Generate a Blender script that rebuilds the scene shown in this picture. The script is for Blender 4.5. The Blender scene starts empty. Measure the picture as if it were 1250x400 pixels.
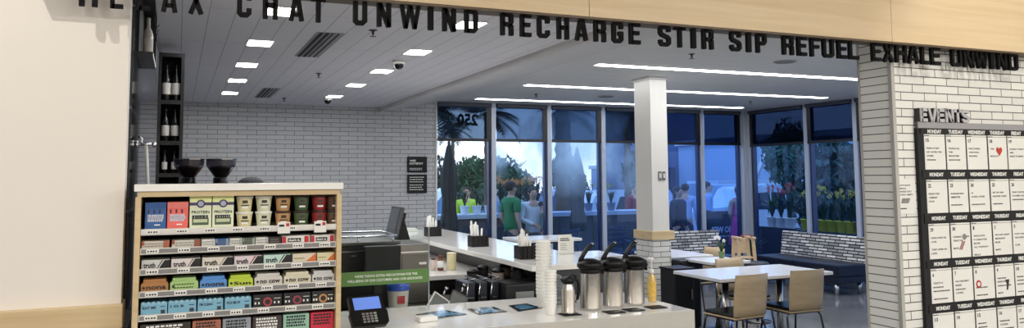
import bpy, bmesh, math, random
from mathutils import Vector, Matrix, Euler
R = random.Random(7)
PI = math.pi
scn = bpy.context.scene
COL = scn.collection

# ------------------------------------------------------------------ materials
def lin(c):
    c = c/255.0
    return c/12.92 if c <= .04045 else ((c+.055)/1.055)**2.4
def rgb(r, g, b): return (lin(r), lin(g), lin(b), 1)
MATS = {}
def mat(name, col=(200,200,200), rough=.5, metal=0.0, emit=0, alpha=None, trans=0, coat=0, spec=None, noise=0, nscale=20):
    if name in MATS: return MATS[name]
    m = bpy.data.materials.new(name); m.use_nodes = True
    nt = m.node_tree; b = nt.nodes['Principled BSDF']
    c = rgb(*col)
    b.inputs['Base Color'].default_value = c
    b.inputs['Roughness'].default_value = rough
    b.inputs['Metallic'].default_value = metal
    if spec is not None: b.inputs['Specular IOR Level'].default_value = spec
    if coat: b.inputs['Coat Weight'].default_value = coat; b.inputs['Coat Roughness'].default_value = .05
    if trans: b.inputs['Transmission Weight'].default_value = trans; b.inputs['IOR'].default_value = 1.2
    if alpha is not None: b.inputs['Alpha'].default_value = alpha
    if emit: b.inputs['Emission Color'].default_value = c; b.inputs['Emission Strength'].default_value = emit
    if noise:
        tc = nt.nodes.new('ShaderNodeTexCoord'); n = nt.nodes.new('ShaderNodeTexNoise'); n.inputs['Scale'].default_value = nscale
        mx = nt.nodes.new('ShaderNodeMix'); mx.data_type = 'RGBA'; mx.blend_type = 'MIX'
        mx.inputs['A'].default_value = tuple(x*(1-noise) for x in c[:3])+(1,)
        mx.inputs['B'].default_value = tuple(min(1, x*(1+noise)) for x in c[:3])+(1,)
        nt.links.new(tc.outputs['Object'], n.inputs['Vector']); nt.links.new(n.outputs['Fac'], mx.inputs['Factor'])
        nt.links.new(mx.outputs['Result'], b.inputs['Base Color'])
    MATS[name] = m
    return m
def brickmat(name, c1, c2, mortar, bw, rh, ms, rough=.35, mode='wall', offset=.5, bump=.3, bias=0, rot=False):
    m = bpy.data.materials.new(name); m.use_nodes = True; nt = m.node_tree; b = nt.nodes['Principled BSDF']; L = nt.links.new
    tc = nt.nodes.new('ShaderNodeNewGeometry'); sp = nt.nodes.new('ShaderNodeSeparateXYZ'); cb = nt.nodes.new('ShaderNodeCombineXYZ')
    L(tc.outputs['Position'], sp.inputs[0])
    if mode == 'wall':
        ad = nt.nodes.new('ShaderNodeMath'); ad.operation = 'ADD'
        L(sp.outputs[0], ad.inputs[0]); L(sp.outputs[1], ad.inputs[1]); L(ad.outputs[0], cb.inputs[0]); L(sp.outputs[2], cb.inputs[1])
    elif mode == 'yx':
        L(sp.outputs[1], cb.inputs[0]); L(sp.outputs[0], cb.inputs[1])
    else:
        L(sp.outputs[0], cb.inputs[0]); L(sp.outputs[1], cb.inputs[1])
    t = nt.nodes.new('ShaderNodeTexBrick'); t.offset = offset; t.squash = 1
    t.inputs['Scale'].default_value = 1; t.inputs['Brick Width'].default_value = bw; t.inputs['Row Height'].default_value = rh
    t.inputs['Mortar Size'].default_value = ms; t.inputs['Mortar Smooth'].default_value = .1; t.inputs['Bias'].default_value = bias
    t.inputs['Color1'].default_value = rgb(*c1); t.inputs['Color2'].default_value = rgb(*c2); t.inputs['Mortar'].default_value = rgb(*mortar)
    L(cb.outputs[0], t.inputs['Vector']); L(t.outputs['Color'], b.inputs['Base Color'])
    if bump:
        bp = nt.nodes.new('ShaderNodeBump'); bp.inputs['Strength'].default_value = bump; bp.inputs['Distance'].default_value = .004; bp.invert = True
        L(t.outputs['Fac'], bp.inputs['Height']); L(bp.outputs[0], b.inputs['Normal'])
    b.inputs['Roughness'].default_value = rough
    MATS[name] = m
    return m
def woodmat(name, c1, c2, sc=(1.2,12,40), rough=.5):
    m = bpy.data.materials.new(name); m.use_nodes = True; nt = m.node_tree; b = nt.nodes['Principled BSDF']; L = nt.links.new
    tc = nt.nodes.new('ShaderNodeTexCoord'); mp = nt.nodes.new('ShaderNodeMapping'); mp.inputs['Scale'].default_value = sc
    n = nt.nodes.new('ShaderNodeTexNoise'); n.inputs['Scale'].default_value = 1.5; n.inputs['Detail'].default_value = 5; n.inputs['Distortion'].default_value = .6
    r = nt.nodes.new('ShaderNodeValToRGB'); r.color_ramp.elements[0].color = rgb(*c1); r.color_ramp.elements[1].color = rgb(*c2)
    r.color_ramp.elements[0].position = .3; r.color_ramp.elements[1].position = .7
    L(tc.outputs['Object'], mp.inputs[0]); L(mp.outputs[0], n.inputs['Vector']); L(n.outputs['Fac'], r.inputs[0]); L(r.outputs[0], b.inputs['Base Color'])
    b.inputs['Roughness'].default_value = rough; MATS[name] = m; return m
def glassmat(name, tint=(235,242,250), gloss=.025, haze=0.0, hcol=(150,185,225), hscale=1.2, hlo=.35, hhi=.75, zf=(-5,-4,0)):
    m = bpy.data.materials.new(name); m.use_nodes = True; nt = m.node_tree; L = nt.links.new
    nt.nodes.remove(nt.nodes['Principled BSDF']); out = nt.nodes['Material Output']
    tr = nt.nodes.new('ShaderNodeBsdfTransparent'); tr.inputs[0].default_value = rgb(*tint)
    gl = nt.nodes.new('ShaderNodeBsdfGlossy'); gl.inputs['Roughness'].default_value = .02
    lw = nt.nodes.new('ShaderNodeLayerWeight'); lw.inputs[0].default_value = .5; pw = nt.nodes.new('ShaderNodeMath'); pw.operation = 'POWER'; pw.inputs[1].default_value = 4.5; L(lw.outputs['Facing'], pw.inputs[0]); fr = nt.nodes.new('ShaderNodeMath'); fr.operation = 'MULTIPLY_ADD'; fr.inputs[1].default_value = .7; fr.inputs[2].default_value = gloss; L(pw.outputs[0], fr.inputs[0])
    mx = nt.nodes.new('ShaderNodeMixShader'); L(fr.outputs[0], mx.inputs[0]); L(tr.outputs[0], mx.inputs[1]); L(gl.outputs[0], mx.inputs[2])
    last = mx
    if haze:
        tl = nt.nodes.new('ShaderNodeBsdfTranslucent'); tl.inputs[0].default_value = rgb(*hcol)
        tc = nt.nodes.new('ShaderNodeNewGeometry'); mp = nt.nodes.new('ShaderNodeMapping'); mp.inputs['Scale'].default_value = (1,1,.7)
        n = nt.nodes.new('ShaderNodeTexNoise'); n.inputs['Scale'].default_value = hscale; n.inputs['Detail'].default_value = 3
        mr = nt.nodes.new('ShaderNodeMapRange'); mr.inputs['From Min'].default_value = hlo; mr.inputs['From Max'].default_value = hhi; mr.inputs['To Max'].default_value = haze
        sz = nt.nodes.new('ShaderNodeSeparateXYZ'); L(tc.outputs['Position'], sz.inputs[0]); mz = nt.nodes.new('ShaderNodeMapRange'); mz.inputs['From Min'].default_value = zf[0]; mz.inputs['From Max'].default_value = zf[1]; mz.inputs['To Min'].default_value = zf[2]; L(sz.outputs[2], mz.inputs['Value'])
        mm = nt.nodes.new('ShaderNodeMath'); mm.operation = 'MULTIPLY'; L(mr.outputs[0], mm.inputs[0]); L(mz.outputs[0], mm.inputs[1])
        L(tc.outputs['Position'], mp.inputs[0]); L(mp.outputs[0], n.inputs['Vector']); L(n.outputs['Fac'], mr.inputs['Value'])
        m2 = nt.nodes.new('ShaderNodeMixShader'); L(mm.outputs[0], m2.inputs[0]); L(mx.outputs[0], m2.inputs[1]); L(tl.outputs[0], m2.inputs[2]); last = m2
    L(last.outputs[0], out.inputs['Surface']); MATS[name] = m; return m

M_white = mat('wall_paint', (228,221,212), .6)
M_fascia = woodmat('maple_veneer', (214,188,148), (226,203,166), (.6,5,14), .45)
M_oak = woodmat('rail_wood', (196,170,128), (212,190,150), (.8,6,18), .45)
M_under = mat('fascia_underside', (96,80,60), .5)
M_black = mat('black_metal', (22,22,24), .38)
M_letter = mat('letter_black', (13,13,14), .75, spec=.2)
M_brick = brickmat('white_brick', (230,229,223), (220,219,214), (66,64,58), .235, .0588, .0034, .35)
M_bbrick = brickmat('back_brick', (198,199,201), (188,190,193), (90,91,93), .246, .0605, .0032, .4)
M_ceilL = brickmat('ceiling_planks', (236,235,242), (233,233,239), (172,172,178), 1.2, .15, .0025, .7, 'yx', 0, .1)
M_ceilR = brickmat('ceiling_planks_dining', (226,226,222), (223,223,220), (190,190,188), 1.8, .15, .002, .7, 'xy', 0, .1)
M_soffit = mat('soffit_paint', (214,212,211), .7)
M_tile = brickmat('glossy_tile', (42,44,52), (46,48,56), (110,112,122), .5, .5, .006, .06, 'wall', 0, .1)
M_quartz = mat('quartz', (233,231,226), .09, noise=.05, nscale=9, spec=.6)
M_steel = mat('steel', (150,150,150), .22, 1)
M_dsteel = mat('dark_steel', (88,86,84), .3, 1)
M_brsteel = mat('brushed_steel', (196,193,188), .26, 1)
M_chrome = mat('chrome', (215,215,218), .08, 1)
M_alu = mat('aluminium', (176,184,196), .4, .3)
M_blackp = mat('black_plastic', (9,9,10), .35, spec=.3)
M_mattb = mat('black_matte', (20,20,22), .7)
M_whitep = mat('white_plastic', (232,231,226), .4)
M_paper = mat('paper', (228,227,221), .8)
M_shelfw = mat('shelf_enamel', (214,211,204), .4)
M_strip = mat('price_strip', (128,126,124), .4)
M_text = mat('ink_black', (26,26,28), .6)
M_wtext = mat('ink_white', (235,235,230), .6)
M_veneer = woodmat('chair_veneer', (178,156,122), (192,171,138), (3,3,14), .4)
M_veneer2 = woodmat('wood_pale', (196,168,128), (208,182,146), (3,3,14), .5)
M_navy = mat('navy_vinyl', (20,24,40), .4, spec=.3)
M_lam = mat('white_laminate', (226,228,232), .15)
M_green = mat('sign_green', (84,124,60), .35)
M_emit = mat('led_panel', (255,253,248), .5, emit=16)
M_emit2 = mat('led_strip', (255,253,250), .5, emit=11)
M_acryl = glassmat('clear_acrylic', (248,251,250), gloss=.004)
M_glassA = glassmat('window_glass', (246,250,254), haze=.0)
M_haze = glassmat('fogged_glass', (222,236,254), haze=.55, hcol=(225,240,254), hscale=1.1, hlo=.40, hhi=.62, zf=(1.3,1.9,.05))
M_haze2 = glassmat('blue_glass', (206,224,252), haze=.16, hcol=(180,205,245), hscale=.8)
M_lid = glassmat('clear_lid_plastic', (225,228,230), haze=.35, hcol=(230,230,230), hscale=20, hlo=.1, hhi=.5)

# striped sofa cloth
M_stripe = brickmat('striped_cloth', (222,222,220), (88,92,100), (26,28,36), .19, .044, .0085, .8, 'wall', .42, 0, bias=-.1)
# blind: dark see-through mesh cloth
def blindmat(name, tr_col, dif):
    m = bpy.data.materials.new(name); m.use_nodes = True; nt = m.node_tree; L = nt.links.new
    nt.nodes.remove(nt.nodes['Principled BSDF']); out = nt.nodes['Material Output']
    a = nt.nodes.new('ShaderNodeBsdfTransparent'); a.inputs[0].default_value = tr_col
    d = nt.nodes.new('ShaderNodeBsdfDiffuse'); d.inputs[0].default_value = dif
    mx = nt.nodes.new('ShaderNodeMixShader'); mx.inputs[0].default_value = .2
    L(a.outputs[0], mx.inputs[1]); L(d.outputs[0], mx.inputs[2]); L(mx.outputs[0], out.inputs['Surface']); MATS[name] = m; return m
M_blind = blindmat('mesh_blind', (.40,.46,.54,1), (.03,.034,.042,1))
M_blind2 = blindmat('mesh_blind_dense', (.17,.2,.26,1), (.006,.008,.014,1))

# floor
def floormat():
    m = bpy.data.materials.new('polished_concrete'); m.use_nodes = True; nt = m.node_tree; b = nt.nodes['Principled BSDF']; L = nt.links.new
    tc = nt.nodes.new('ShaderNodeTexCoord'); n = nt.nodes.new('ShaderNodeTexNoise'); n.inputs['Scale'].default_value = 2.5; n.inputs['Detail'].default_value = 8
    r = nt.nodes.new('ShaderNodeValToRGB'); r.color_ramp.elements[0].color = rgb(80,82,84); r.color_ramp.elements[1].color = rgb(124,124,124)
    L(tc.outputs['Object'], n.inputs['Vector']); L(n.outputs['Fac'], r.inputs[0]); L(r.outputs[0], b.inputs['Base Color'])
    b.inputs['Roughness'].default_value = .12; return m
M_floor = floormat()

# ------------------------------------------------------------------ mesh helpers
class MB:
    def __init__(s): s.bm = bmesh.new(); s.M = Matrix.Identity(4); s.mi = 0; s.mats = []
    def mat(s, m):
        if m not in s.mats: s.mats.append(m)
        s.mi = s.mats.index(m); return s
    def _v(s, p): return s.bm.verts.new(s.M @ Vector(p))
    def _f(s, vs, smooth=False):
        try: f = s.bm.faces.new(vs)
        except ValueError: return None
        f.material_index = s.mi; f.smooth = smooth; return f
    def box(s, x0, x1, y0, y1, z0, z1, bev=0):
        v = [s._v((x, y, z)) for x in (x0, x1) for y in (y0, y1) for z in (z0, z1)]
        fs = [s._f([v[i] for i in q]) for q in ((0,1,3,2),(4,6,7,5),(0,4,5,1),(2,3,7,6),(0,2,6,4),(1,5,7,3))]
        if bev:
            es = list({e for f in fs for e in f.edges})
            bmesh.ops.bevel(s.bm, geom=es, offset=bev, segments=2, affect='EDGES', profile=.5, material=-1)
        return s
    def lathe(s, prof, c=(0,0,0), n=20, axis='z', smooth=True):
        rings = []
        for r, h in prof:
            ring = []
            for k in range(n):
                a = 2*PI*k/n
                if axis == 'z': p = (c[0]+r*math.cos(a), c[1]+r*math.sin(a), c[2]+h)
                elif axis == 'x': p = (c[0]+h, c[1]+r*math.cos(a), c[2]+r*math.sin(a))
                else: p = (c[0]+r*math.cos(a), c[1]+h, c[2]+r*math.sin(a))
                ring.append(s._v(p))
            rings.append(ring)
        for i in range(len(rings)-1):
            for k in range(n):
                s._f([rings[i][k], rings[i][(k+1)%n], rings[i+1][(k+1)%n], rings[i+1][k]], smooth)
        s._f(rings[0][::-1]); s._f(rings[-1]); return s
    def tube(s, pts, r, n=8, closed=False):
        P = [Vector(p) for p in pts]; rings = []; N = len(P)
        rr = r if isinstance(r, (list, tuple)) else [r]*N
        for i, p in enumerate(P):
            if closed: d = P[(i+1)%N]-P[i-1]
            else: d = P[min(i+1, N-1)]-P[max(i-1, 0)]
            d.normalize(); up = Vector((0,0,1)) if abs(d.z) < .9 else Vector((1,0,0))
            a = d.cross(up).normalized(); b = d.cross(a).normalized()
            rings.append([s._v(p+(a*math.cos(2*PI*k/n)+b*math.sin(2*PI*k/n))*rr[i]) for k in range(n)])
        for i in range(N if closed else N-1):
            A = rings[i]; B = rings[(i+1)%N]
            for k in range(n): s._f([A[k], A[(k+1)%n], B[(k+1)%n], B[k]], True)
        if not closed: s._f(rings[0][::-1]); s._f(rings[-1])
        return s
    def prism(s, poly, a, b, axis='y'):
        def P(u, v, w): return (u, w, v) if axis == 'y' else ((w, u, v) if axis == 'x' else (u, v, w))
        A = [s._v(P(u, v, a)) for u, v in poly]; B = [s._v(P(u, v, b)) for u, v in poly]; n = len(poly)
        s._f(A); s._f(B[::-1])
        for k in range(n): s._f([A[k], B[k], B[(k+1)%n], A[(k+1)%n]])
        return s
    def ball(s, c, r, n=14, m=8, sx=1, sy=1, sz=1):
        rings = []
        for i in range(1, m):
            t = PI*i/m
            rings.append([s._v((c[0]+r*sx*math.sin(t)*math.cos(2*PI*k/n), c[1]+r*sy*math.sin(t)*math.sin(2*PI*k/n), c[2]-r*sz*math.cos(t))) for k in range(n)])
        b = s._v((c[0], c[1], c[2]-r*sz)); t = s._v((c[0], c[1], c[2]+r*sz))
        for k in range(n):
            s._f([b, rings[0][(k+1)%n], rings[0][k]], True); s._f([t, rings[-1][k], rings[-1][(k+1)%n]], True)
            for i in range(len(rings)-1): s._f([rings[i][k], rings[i][(k+1)%n], rings[i+1][(k+1)%n], rings[i+1][k]], True)
        return s
    def quad(s, a, b, c, d): s._f([s._v(a), s._v(b), s._v(c), s._v(d)]); return s
    def text(s, txt, w, h, M, off=.02, ext=.0008, fit=False):
        """text fitted to height h (and to width w when fit, else at most w); M places local x/y plane, origin bottom left"""
        me = text_mesh(txt, off)
        xs = [v.co.x for v in me.vertices]; ys = [v.co.y for v in me.vertices]; zs = [v.co.z for v in me.vertices]
        x0, x1, y0, y1 = min(xs), max(xs), min(ys), max(ys); z1 = max(zs) or 1
        sy = h/(y1-y0); sx = w/(x1-x0)
        if not fit: sx = min(sx, sy)
        vs = [s._v(M @ Vector(((v.co.x-x0)*sx, (v.co.y-y0)*sy, v.co.z/z1*ext if z1 else 0))) for v in me.vertices]
        for p in me.polygons: s._f([vs[i] for i in p.vertices])
        return s
    def obj(s, name, m=None, parent=None, loc=None, smooth=False, label=None, cat=None, group=None, kind=None):
        me = bpy.data.meshes.new(name); bmesh.ops.recalc_face_normals(s.bm, faces=s.bm.faces[:]); s.bm.to_mesh(me); s.bm.free()
        if m is not None and not s.mats: me.materials.append(m)
        for x in s.mats: me.materials.append(x)
        o = bpy.data.objects.new(name, me); COL.objects.link(o)
        if loc: o.location = loc
        if parent: o.parent = parent
        tagit(o, label, cat, group, kind)
        return o
_tc = {}
def text_mesh(t, off):
    k = (t, off)
    if k not in _tc:
        cu = bpy.data.curves.new('t', 'FONT'); cu.body = t; cu.size = 1; cu.offset = off; cu.extrude = .5; cu.resolution_u = 2
        o = bpy.data.objects.new('t', cu)
        _tc[k] = bpy.data.meshes.new_from_object(o); bpy.data.objects.remove(o); bpy.data.curves.remove(cu)
    return _tc[k]
def FR(x, y, z): return Matrix.Translation((x, y, z)) @ Matrix.Rotation(PI/2, 4, 'X')      # lettering that faces -Y
def tagit(o, label=None, cat=None, group=None, kind=None):
    if label: o['label'] = label
    if cat: o['category'] = cat
    if group: o['group'] = group
    if kind: o['kind'] = kind
def thing(name, label, cat, loc=(0,0,0), rz=0, group=None):
    o = bpy.data.objects.new(name, None); o.empty_display_size = .1; COL.objects.link(o)
    o.location = loc; o.rotation_euler = (0,0,rz); tagit(o, label, cat, group); return o
def kids(o): return [c for c in bpy.data.objects if c.parent == o]
def dup(o, loc=None, rz=None, label=None, group=None, parent=None, scale=None):
    c = o.copy(); COL.objects.link(c)
    if parent: c.parent = parent
    if loc is not None: c.location = loc
    if rz is not None: c.rotation_euler = (0,0,rz)
    if label: c['label'] = label
    if group: c['group'] = group
    if scale: c.scale = (scale,)*3 if not isinstance(scale, tuple) else scale
    for ch in kids(o): dup(ch, parent=c)
    return c
def struct(mb, name, m=None, parent=None): return mb.obj(name, m, parent, kind='structure')

# ------------------------------------------------------------------ room shell
YF = 3.85; ZF = 2.56; YW = 10.85; XW = 9.10
b = MB(); b.box(-6, XW, -4, YW+.1, -.1, 0); struct(b, 'floor', M_floor)
b = MB(); b.box(-12, 60, YW+.12, 70, -.16, -.06); b.box(XW+.12, 60, -4, YW+.12, -.16, -.06); struct(b, 'floor_outside', mat('asphalt', (96,102,112), .8, noise=.2, nscale=3))
b = MB(); b.box(-6, -.225, 4.0, 4.15, 1.09, 4.0); struct(b, 'wall_left', M_white)
b = MB(); b.box(-6, -.215, 3.96, 4.16, .985, 1.09, .004); struct(b, 'trim_1', M_oak)
b = MB(); b.box(-6, -.24, 4.01, 4.14, 0, .985); struct(b, 'baseboard_left', mat('dark_base', (52,46,40), .6))
b = MB(); b.box(-.30, -.215, 4.16, YW, 0, 2.65); struct(b, 'wall_inner_left', M_tile)
b = MB(); b.box(-.30, 3.47, YW, YW+.15, 0, 2.9); struct(b, 'wall_back', M_bbrick)
b = MB(); b.mat(M_brick).box(4.63, 9.0, 3.98, 4.26, 0, 2.75); b.mat(brickmat('brick_end', (240,239,233), (236,235,230), (74,72,66), 50, .0588, .0034, .35, offset=0)).box(4.6285, 4.63, 3.98, 4.26, 0, 2.75); struct(b, 'wall_right')
b = MB(); b.box(4.616, 4.646, 3.966, 3.996, 0, 2.62); b.box(4.62,4.636,4.25,4.266,0,2.62); struct(b, 'trim_2', mat('corner_trim', (178,176,170), .4))
# the rest of the store behind the camera
b = MB(); b.box(-6, 9.0, -4.1, -4, 0, 4.0); struct(b, 'wall_store_rear', M_white)
b = MB(); b.box(-6.1, -6, -4, 4.0, 0, 4.0); struct(b, 'wall_store_left', M_white)
b = MB(); b.box(9.0, 9.1, -4, 4.26, 0, 4.0); struct(b, 'wall_store_right', M_white)
b = MB(); b.box(-6.1, 9.1, -4.1, 4.1, 4.0, 4.1); struct(b, 'ceiling_store', mat('store_ceiling', (225,222,215), .8))
# header with maple veneer
b = MB()
for x0, x1 in ((-.62, 2.141), (2.145, 4.505), (4.509, 6.9), (6.904, 9.0)):
    b.mat(M_fascia).box(x0, x1, YF, YF+.13, ZF, 4.0)
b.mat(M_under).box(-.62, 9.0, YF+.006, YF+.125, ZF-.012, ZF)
struct(b, 'trim_3')
# cafe ceilings with the stepped, sloping bulkhead between them
b = MB()
b.mat(M_ceilL).box(-.3, 2.62, 3.98, YW, 2.65, 2.72)
b.mat(M_soffit).prism([(2.62,2.587),(3.49,2.76),(3.49,2.86),(2.62,2.86)], 3.98, YW, 'y')
b.mat(M_ceilR).box(3.49, XW+.05, 3.98, YW+.05, 2.76, 2.84)
struct(b, 'ceiling')

# column
b = MB()
b.mat(mat('column_paint', (214,212,206), .5)).box(4.821, 5.036, 7.312, 7.64, 1.05, 2.76)
b.mat(M_brick).box(4.815, 5.045, 7.306, 7.65, 0, .955)
b.mat(M_oak).box(4.795, 5.085, 7.29, 7.67, .955, 1.05, .003)
b.mat(M_soffit).box(4.80, 5.05, 7.29, 7.66, 2.735, 2.76)
struct(b, 'wall_column')
def plates(name, x, z, label, grp=None, n=2):
    t = thing(name, label, 'switch', (x, 7.311 if z > 1 else 7.305, z))
    for k in range(n):
        b = MB(); b.box(-.03+k*.052-.018, -.03+k*.052+.022, -.008, 0, -.055, .045, .003); p = b.obj('switch_plate', M_steel, t)
        b = MB(); b.box(-.03+k*.052-.006, -.03+k*.052+.010, -.013, -.008, -.028, .02, .001); b.obj('rocker', M_whitep, p)
plates('light_switch', 4.95, 1.66, 'pair of steel switch plates on the white upper part of the column')
t = thing('power_outlet', 'steel outlet plate on the white brick foot of the column', 'outlet', (4.945, 7.305, .50))
MB().box(-.027,.027,-.008,0,-.055,.055,.003).obj('outlet_plate', M_steel, t)
MB().box(-.013,.013,-.012,-.008,-.035,.035).obj('outlet_face', M_whitep, t)

# ------------------------------------------------------------------ windows
def window(n, axis, a0, a1, gm, strip=.07):
    """one bay, a0..a1 along the wall; axis x = back wall, y = right wall"""
    def B(mb, u0, u1, d0, d1, z0, z1, bev=0):
        if axis == 'x': mb.box(u0, u1, YW+d0, YW+d1, z0, z1, bev)
        else: mb.box(XW+d0, XW+d1, u0, u1, z0, z1, bev)
    b = MB()
    b.mat(M_alu); B(b, a1-strip, a1, -.03, .10, 0, 2.76); B(b, a0, a0+.012, 0, .09, 0, 2.76)
    B(b, a0, a1-strip, .0, .10, 0, .10); B(b, a0, a1-strip, 0, .1, 2.70, 2.76)
    b.mat(mat('frame_blue', (28,44,86), .3)); B(b, a1-strip-.035, a1-strip, .01, .09, .1, 2.7)
    w = struct(b, 'window_%d' % n)
    b = MB(); B(b, a0+.01, a1-strip-.03, .045, .052, .08, 2.72); struct(b, 'glass_pane', gm, w)
    return w
xs = [3.47, 4.395, 5.325, 6.28, 7.20, 8.19, 9.03]
gms = [M_glassA, glassmat('fog2', (228,240,254), haze=.6, hcol=(230,242,254), hscale=1.6, hlo=.40, hhi=.60, zf=(1.55,1.95,.03)), M_haze, M_haze, M_haze2, glassmat('blue_glass2', (196,222,255), haze=.05, hcol=(170,205,250))]
for i in range(6): window(i+1, 'x', xs[i], xs[i+1], gms[i])
ysr = [10.80, 9.47, 8.50, 7.5, 6.4, 5.3, 4.2]
M_gr = glassmat('side_glass', (214,230,252), haze=.0)
for i in range(6): window(7+i, 'y', ysr[i+1]-.0, ysr[i]-.0, M_gr)
b = MB(); b.mat(M_alu).box(9.03, 9.16, YW-.06, YW+.12, 0, 2.76); b.mat(mat('frame_dark', (40,44,54), .4)).box(9.10, 9.18, 10.70, 10.79, 0, 2.76); struct(b, 'trim_4')
b = MB(); b.box(3.455, 3.475, YW-.012, YW+.1, 0, 2.76); struct(b, 'trim_5', M_whitep)
def blind(axis, a0, a1, m, label, z0=2.20):
    t = thing('roller_blind', label, 'blind', (0,0,0))
    def B(mb, u0, u1, d0, d1, za, zb):
        if axis == 'x': mb.box(u0, u1, YW+d0, YW+d1, za, zb)
        else: mb.box(XW+d0, XW+d1, u0, u1, za, zb)
    b = MB(); B(b, a0, a1, -.022, -.019, z0, 2.70); b.obj('blind_cloth', m, t)
    b = MB(); B(b, a0, a1, -.03, -.008, z0-.03, z0+.012); b.obj('bottom_bar', M_black, t)
    b = MB(); B(b, a0, a1, -.06, 0, 2.70, 2.757); b.obj('head_box', mat('head_box', (70,76,88), .5), t)
    b = MB(); B(b, a1-.07, a1, -.024, -.017, z0, 2.70); b.obj('side_band', M_black, t)
bl = ['dark see-through roller blind beside the brick wall, crossed by the reversed 250', 'dark roller blind above the man in the green shirt', 'dark roller blind over the window with the blurred closed parasol', 'dark roller blind just left of the white column',
      'dark roller blind just right of the white column', 'dark roller blind above the woman in pink']
for i in range(6): blind('x', xs[i]+.012, xs[i+1]-.075, M_blind if i < 5 else M_blind2, bl[i], 2.215 if i < 4 else 2.2)
bl = ['dark roller blind on the side window nearest the corner post', 'dark roller blind over the side window with yellow flower pots', 'dark roller blind over the side window half hidden by the brick pier']
for i in range(3): blind('y', ysr[i+1]+.01, ysr[i]-.075, M_blind2, bl[i], 2.17)
# house number on the glass, seen from behind
b = MB(); b.text('250', .33, .185, Matrix.Translation((4.14, YW+.062, 2.42)) @ Matrix.Rotation(PI, 4, 'Z') @ Matrix.Rotation(PI/2, 4, 'X'), .045, .002, True)
b.obj('house_number', mat('number_dark', (18,30,50), .5), label='dark house number 250 on the glass, reading backwards from inside', cat='number')

# ------------------------------------------------------------------ letters under the header
def stroke(b, pts, t, y0, y1):
    P_ = [Vector((p[0], p[1])) for p in pts]; n = len(P_); Lf = []; Rt = []
    for i in range(n):
        d0 = (P_[i]-P_[i-1]).normalized() if i else (P_[1]-P_[0]).normalized(); d1 = (P_[i+1]-P_[i]).normalized() if i < n-1 else d0
        m = (d0+d1).normalized(); nn = Vector((-m.y, m.x)); k = t/2/max(.5, nn.dot(Vector((-d1.y, d1.x))))
        Lf.append(P_[i]+nn*k); Rt.append(P_[i]-nn*k)
    f = [b._v((p.x, y0, p.y)) for p in Lf]; g = [b._v((p.x, y0, p.y)) for p in Rt]; f2 = [b._v((p.x, y1, p.y)) for p in Lf]; g2 = [b._v((p.x, y1, p.y)) for p in Rt]
    for i in range(n-1):
        b._f([f[i],f[i+1],g[i+1],g[i]]); b._f([f2[i],g2[i],g2[i+1],f2[i+1]]); b._f([f[i],f2[i],f2[i+1],f[i+1]]); b._f([g[i],g[i+1],g2[i+1],g2[i]])
    b._f([f[0],g[0],g2[0],f2[0]]); b._f([f[-1],f2[-1],g2[-1],g[-1]])
def glyph(b, ch, w, h, y0, y1):
    t = min(.023, w*.34); m = t/2; c = t*.45; W = w-m; H = h-m
    S = lambda *p: stroke(b, p, t, y0, y1)
    D = lambda *p: stroke(b, p, t*.92, y0, y1)
    lv = lambda: S((m,0),(m,h))
    if ch == 'I': b.box(0, w, y0, y1, 0, h)
    elif ch in 'EFL':
        lv()
        if ch != 'L': S((m,H),(w,H)); S((m,h*.52),(w*.9,h*.52))
        if ch != 'F': S((m,m),(w,m))
    elif ch == 'H': lv(); S((W,0),(W,h)); S((m,h*.52),(W,h*.52))
    elif ch == 'T': S((w/2,0),(w/2,h)); S((0,H),(w,H))
    elif ch == 'U': S((m,h),(m,m+c),(m+c,m),(W-c,m),(W,m+c),(W,h))
    elif ch in 'CG':
        e = ((W,h*.34),) if ch == 'C' else ((W,h*.44),(w*.55,h*.44))
        S((W,h*.66),(W,H-c),(W-c,H),(m+c,H),(m,H-c),(m,m+c),(m+c,m),(W-c,m),(W,m+c),*e)
    elif ch == 'S': S((W,h*.70),(W,H-c),(W-c,H),(m+c,H),(m,H-c),(m,h*.64),(m+c,h*.54),(W-c,h*.44),(W,h*.36),(W,m+c),(W-c,m),(m+c,m),(m,m+c),(m,h*.30))
    elif ch == 'D': lv(); S((m,H),(W-c,H),(W,H-c),(W,m+c),(W-c,m),(m,m))
    elif ch in 'PR':
        lv(); S((m,H),(W-c,H),(W,H-c),(W,h*.5+c),(W-c,h*.48),(m,h*.48))
        if ch == 'R': S((W-c*1.2,h*.48),(W,h*.38),(W,0))
    elif ch == 'A': D((m*.9,0),(w/2-m*.35,h)); D((w-m*.9,0),(w/2+m*.35,h)); stroke(b, ((w*.25,h*.24),(w*.75,h*.24)), t*.75, y0, y1)
    elif ch == 'X': D((m,0),(W,h)); D((W,0),(m,h))
    elif ch == 'V': D((m*.9,h),(w/2-m*.35,0)); D((w-m*.9,h),(w/2+m*.35,0))
    elif ch == 'N': lv(); S((W,0),(W,h)); D((m,h),(W,0))
    elif ch == 'W': t_ = t*.8; [stroke(b, q, t_, y0, y1) for q in (((t_/2,h),(w*.28,0)),((w*.28,0),(w*.5,h)),((w*.5,h),(w*.72,0)),((w*.72,0),(w-t_/2,h)))]
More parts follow.
